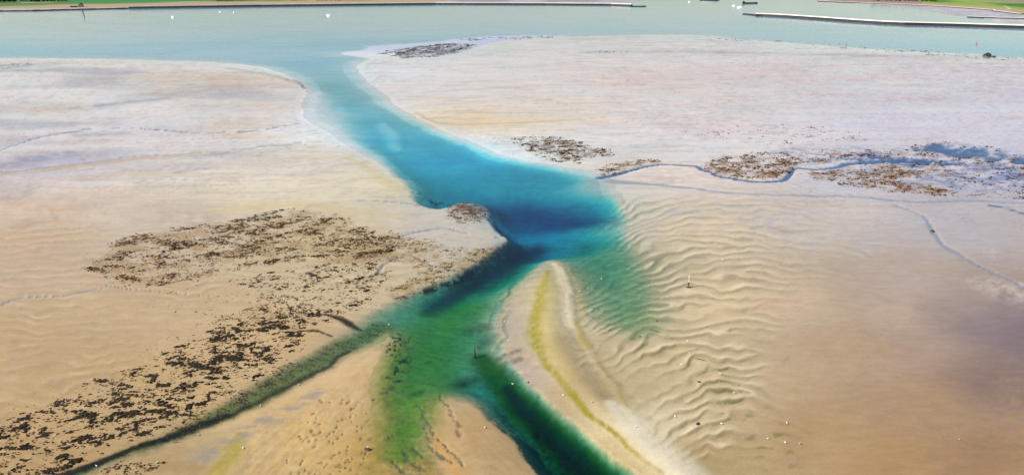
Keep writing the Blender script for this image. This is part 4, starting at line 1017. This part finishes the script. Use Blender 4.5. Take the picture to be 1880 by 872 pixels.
# ------------------------------------------------------------------ far shore: cottage, shed, trees
M_brick = simple("pink_brick", (.46, .24, .20), .85, .15, .8)
M_roof = simple("dark_slate", (.035, .04, .05), .6, .2, 1)
M_door = simple("dark_door", (.04, .03, .03), .6, .1, 1)
g = G(149, 14.2); zz = zat(g.x, g.y)
rt = root("brick_cottage", (g.x, g.y, zz), .12)
MB().add([(-5, -4, 0), (5, -4, 0), (5, 4, 0), (-5, 4, 0), (-5, -4, 4.5), (5, -4, 4.5), (5, 4, 4.5), (-5, 4, 4.5), (1.5, -4, 9.6), (1.5, 4, 9.6)],
         [(0, 1, 5, 8, 4), (2, 3, 7, 9, 6), (1, 2, 6, 5), (3, 0, 4, 7)]).build("wall", M_brick, rt)
rf = MB().add([(-5.6, -4.5, 4.0), (1.5, -4.5, 10.1), (1.5, 4.5, 10.1), (-5.6, 4.5, 4.0), (5.6, -4.5, 3.8), (5.6, 4.5, 3.8), (-5.6, -4.5, 3.7), (1.5, -4.5, 9.7), (1.5, 4.5, 9.7), (-5.6, 4.5, 3.7), (5.6, -4.5, 3.5), (5.6, 4.5, 3.5)],
              [(0, 1, 2, 3), (1, 4, 5, 2), (6, 9, 8, 7), (7, 8, 11, 10), (0, 6, 7, 1), (1, 7, 10, 4), (3, 2, 8, 9), (2, 5, 11, 8), (0, 3, 9, 6), (4, 10, 11, 5)]).build("roof", M_roof, rt)
MB().box(-1.6, -.4, -1, 1, 6.4, 11.4).build("chimney", M_brick, rf)
MB().box(-.5, .7, -4.12, -4.02, 0, 2.4).build("door", M_door, rt)
for xx in (-3.2, 2.6):
    wn_ = MB().box(xx - .8, xx + .8, -4.1, -4.02, 1.4, 3.0).build("window", M_white, rt)
    MB().box(xx - .65, xx + .65, -4.16, -4.1, 1.55, 2.85).build("pane", M_glass, wn_)
tag(rt, "pink brick cottage with dark roof on the far left shore", "house")
g = G(136, 14.6); zz = zat(g.x, g.y)
rt = root("low_shed", (g.x, g.y, zz), .05)
MB().box(-8, 8, -3, 3, 0, 2.2).build("wall", M_black, rt)
MB().add([(-8.4, -3.4, 2.2), (8.4, -3.4, 2.2), (8.4, 3.4, 2.2), (-8.4, 3.4, 2.2), (-8.4, 0, 3.4), (8.4, 0, 3.4)], [(0, 1, 5, 4), (2, 3, 4, 5), (0, 4, 3), (1, 2, 5), (3, 2, 1, 0)]).build("roof", M_roof, rt)
MB().box(-1.5, 1.5, -3.1, -3.02, 0, 2.0).build("door", M_wood, rt)
tag(rt, "low dark shed beside the brick cottage", "shed")

M_leaf = simple("dark_foliage", (.022, .042, .030), .8, .5, .5)
M_bark = simple("bark", (.06, .045, .035), .9, .3, 2)
def tree_mesh(seed, hgt, rad):
    rg_ = np.random.default_rng(seed)
    vv, ff = [], []
    for k in range(420):
        d_ = rg_.normal(size=3); d_ /= np.linalg.norm(d_)
        rr = rad * rg_.uniform(.45, 1.0) * (1 + .25 * math.sin(3 * math.atan2(d_[1], d_[0]) + seed))
        c_ = np.array([d_[0] * rr, d_[1] * rr, hgt * .58 + d_[2] * rr * hgt * .42 / rad])
        u_ = rg_.normal(size=3); u_ /= np.linalg.norm(u_); w_ = np.cross(u_, rg_.normal(size=3)); w_ /= np.linalg.norm(w_)
        s = rad * rg_.uniform(.12, .26); k0 = len(vv)
        vv += [tuple(c_ + u_ * s), tuple(c_ + w_ * s), tuple(c_ - u_ * s), tuple(c_ - w_ * s * .8)]
        ff.append((k0, k0 + 1, k0 + 2, k0 + 3))
    m_ = bpy.data.meshes.new("crown"); m_.from_pydata(vv, [], ff); m_.materials.append(M_leaf)
    tb = MB().rod((0, 0, -.5), (.1, 0, hgt * .6), .35, .16, 7)
    for k in range(4):
        a = k * 1.6 + seed; tb.rod((.05, 0, hgt * (.3 + .06 * k)), (math.cos(a) * rad * .6, math.sin(a) * rad * .6, hgt * (.55 + .06 * k)), .14, .05, 5)
    t_ = bpy.data.meshes.new("trunk"); t_.from_pydata(tb.v, [], tb.f); t_.materials.append(M_bark)
    return m_, t_
TREES = [tree_mesh(3 + k, 10 + k, 5.0 + .4 * k) for k in range(3)]
ROWS = [([(-60, 7.6), (32, 6.2)], 10, "dark tree left of the far row's pale gap", "far trees left of the gap"), ([(38, 4.6), (52, 4.2)], 3, "dark tree inside the pale gap of the far left tree row", "far trees in the gap"), ([(56, 6.0), (126, 4.2)], 10, "dark tree in the far row above the cottage's path", "far trees right of the gap"),
        ([(150, .4), (240, .2)], 10, "dark tree at the far edge of the bright green field", "far trees beyond the green field"), ([(395, 4.2), (468, 2.8)], 14, "low dark tree in the hedge right of the green field", "hedge trees right of the green field"),
        ([(532, 3.0), (562, 2.6)], 5, "dark tree in the short clump behind the long breakwater", "tree clump behind the breakwater"), ([(580, 3.8), (690, 2.0)], 14, "dark tree in the long row behind the breakwater", "long tree row behind the breakwater"),
        ([(1600, 3.2), (1720, 5.2)], 15, "dark tree in the row above the right mud flat", "tree row above the right mud flat")]
ORD = [w_ + ' from left, ' for w_ in 'first second third fourth fifth sixth seventh eighth ninth tenth eleventh twelfth thirteenth fourteenth fifteenth sixteenth'.split()]
kk = 0
for pts, nT, lab, gp in ROWS:
    for q_ in range(nT):
        f_ = (q_ + .5) / nT
        g = G(pts[0][0] + (pts[1][0] - pts[0][0]) * f_ + RG.normal(0, .8), pts[0][1] + (pts[1][1] - pts[0][1]) * f_ + RG.normal(0, .12))
        zz = max(.3, zat(g.x, g.y))
        rt = root("tree", (g.x, g.y, zz), float(RG.uniform(0, 6)))
        cm2, tm2 = TREES[kk % 3]; kk += 1
        s = float(RG.uniform(.75, 1.15)) * (.6 if 'hedge' in lab or 'low' in lab else 1.0)
        for nm_, mm_ in (("crown", cm2), ("trunk", tm2)):
            o = bpy.data.objects.new(nm_, mm_); col.objects.link(o); o.parent = rt
        rt.scale = (s * 1.35, s * 1.35, s)
        tag(rt, ORD[q_] + lab, "tree", gp)
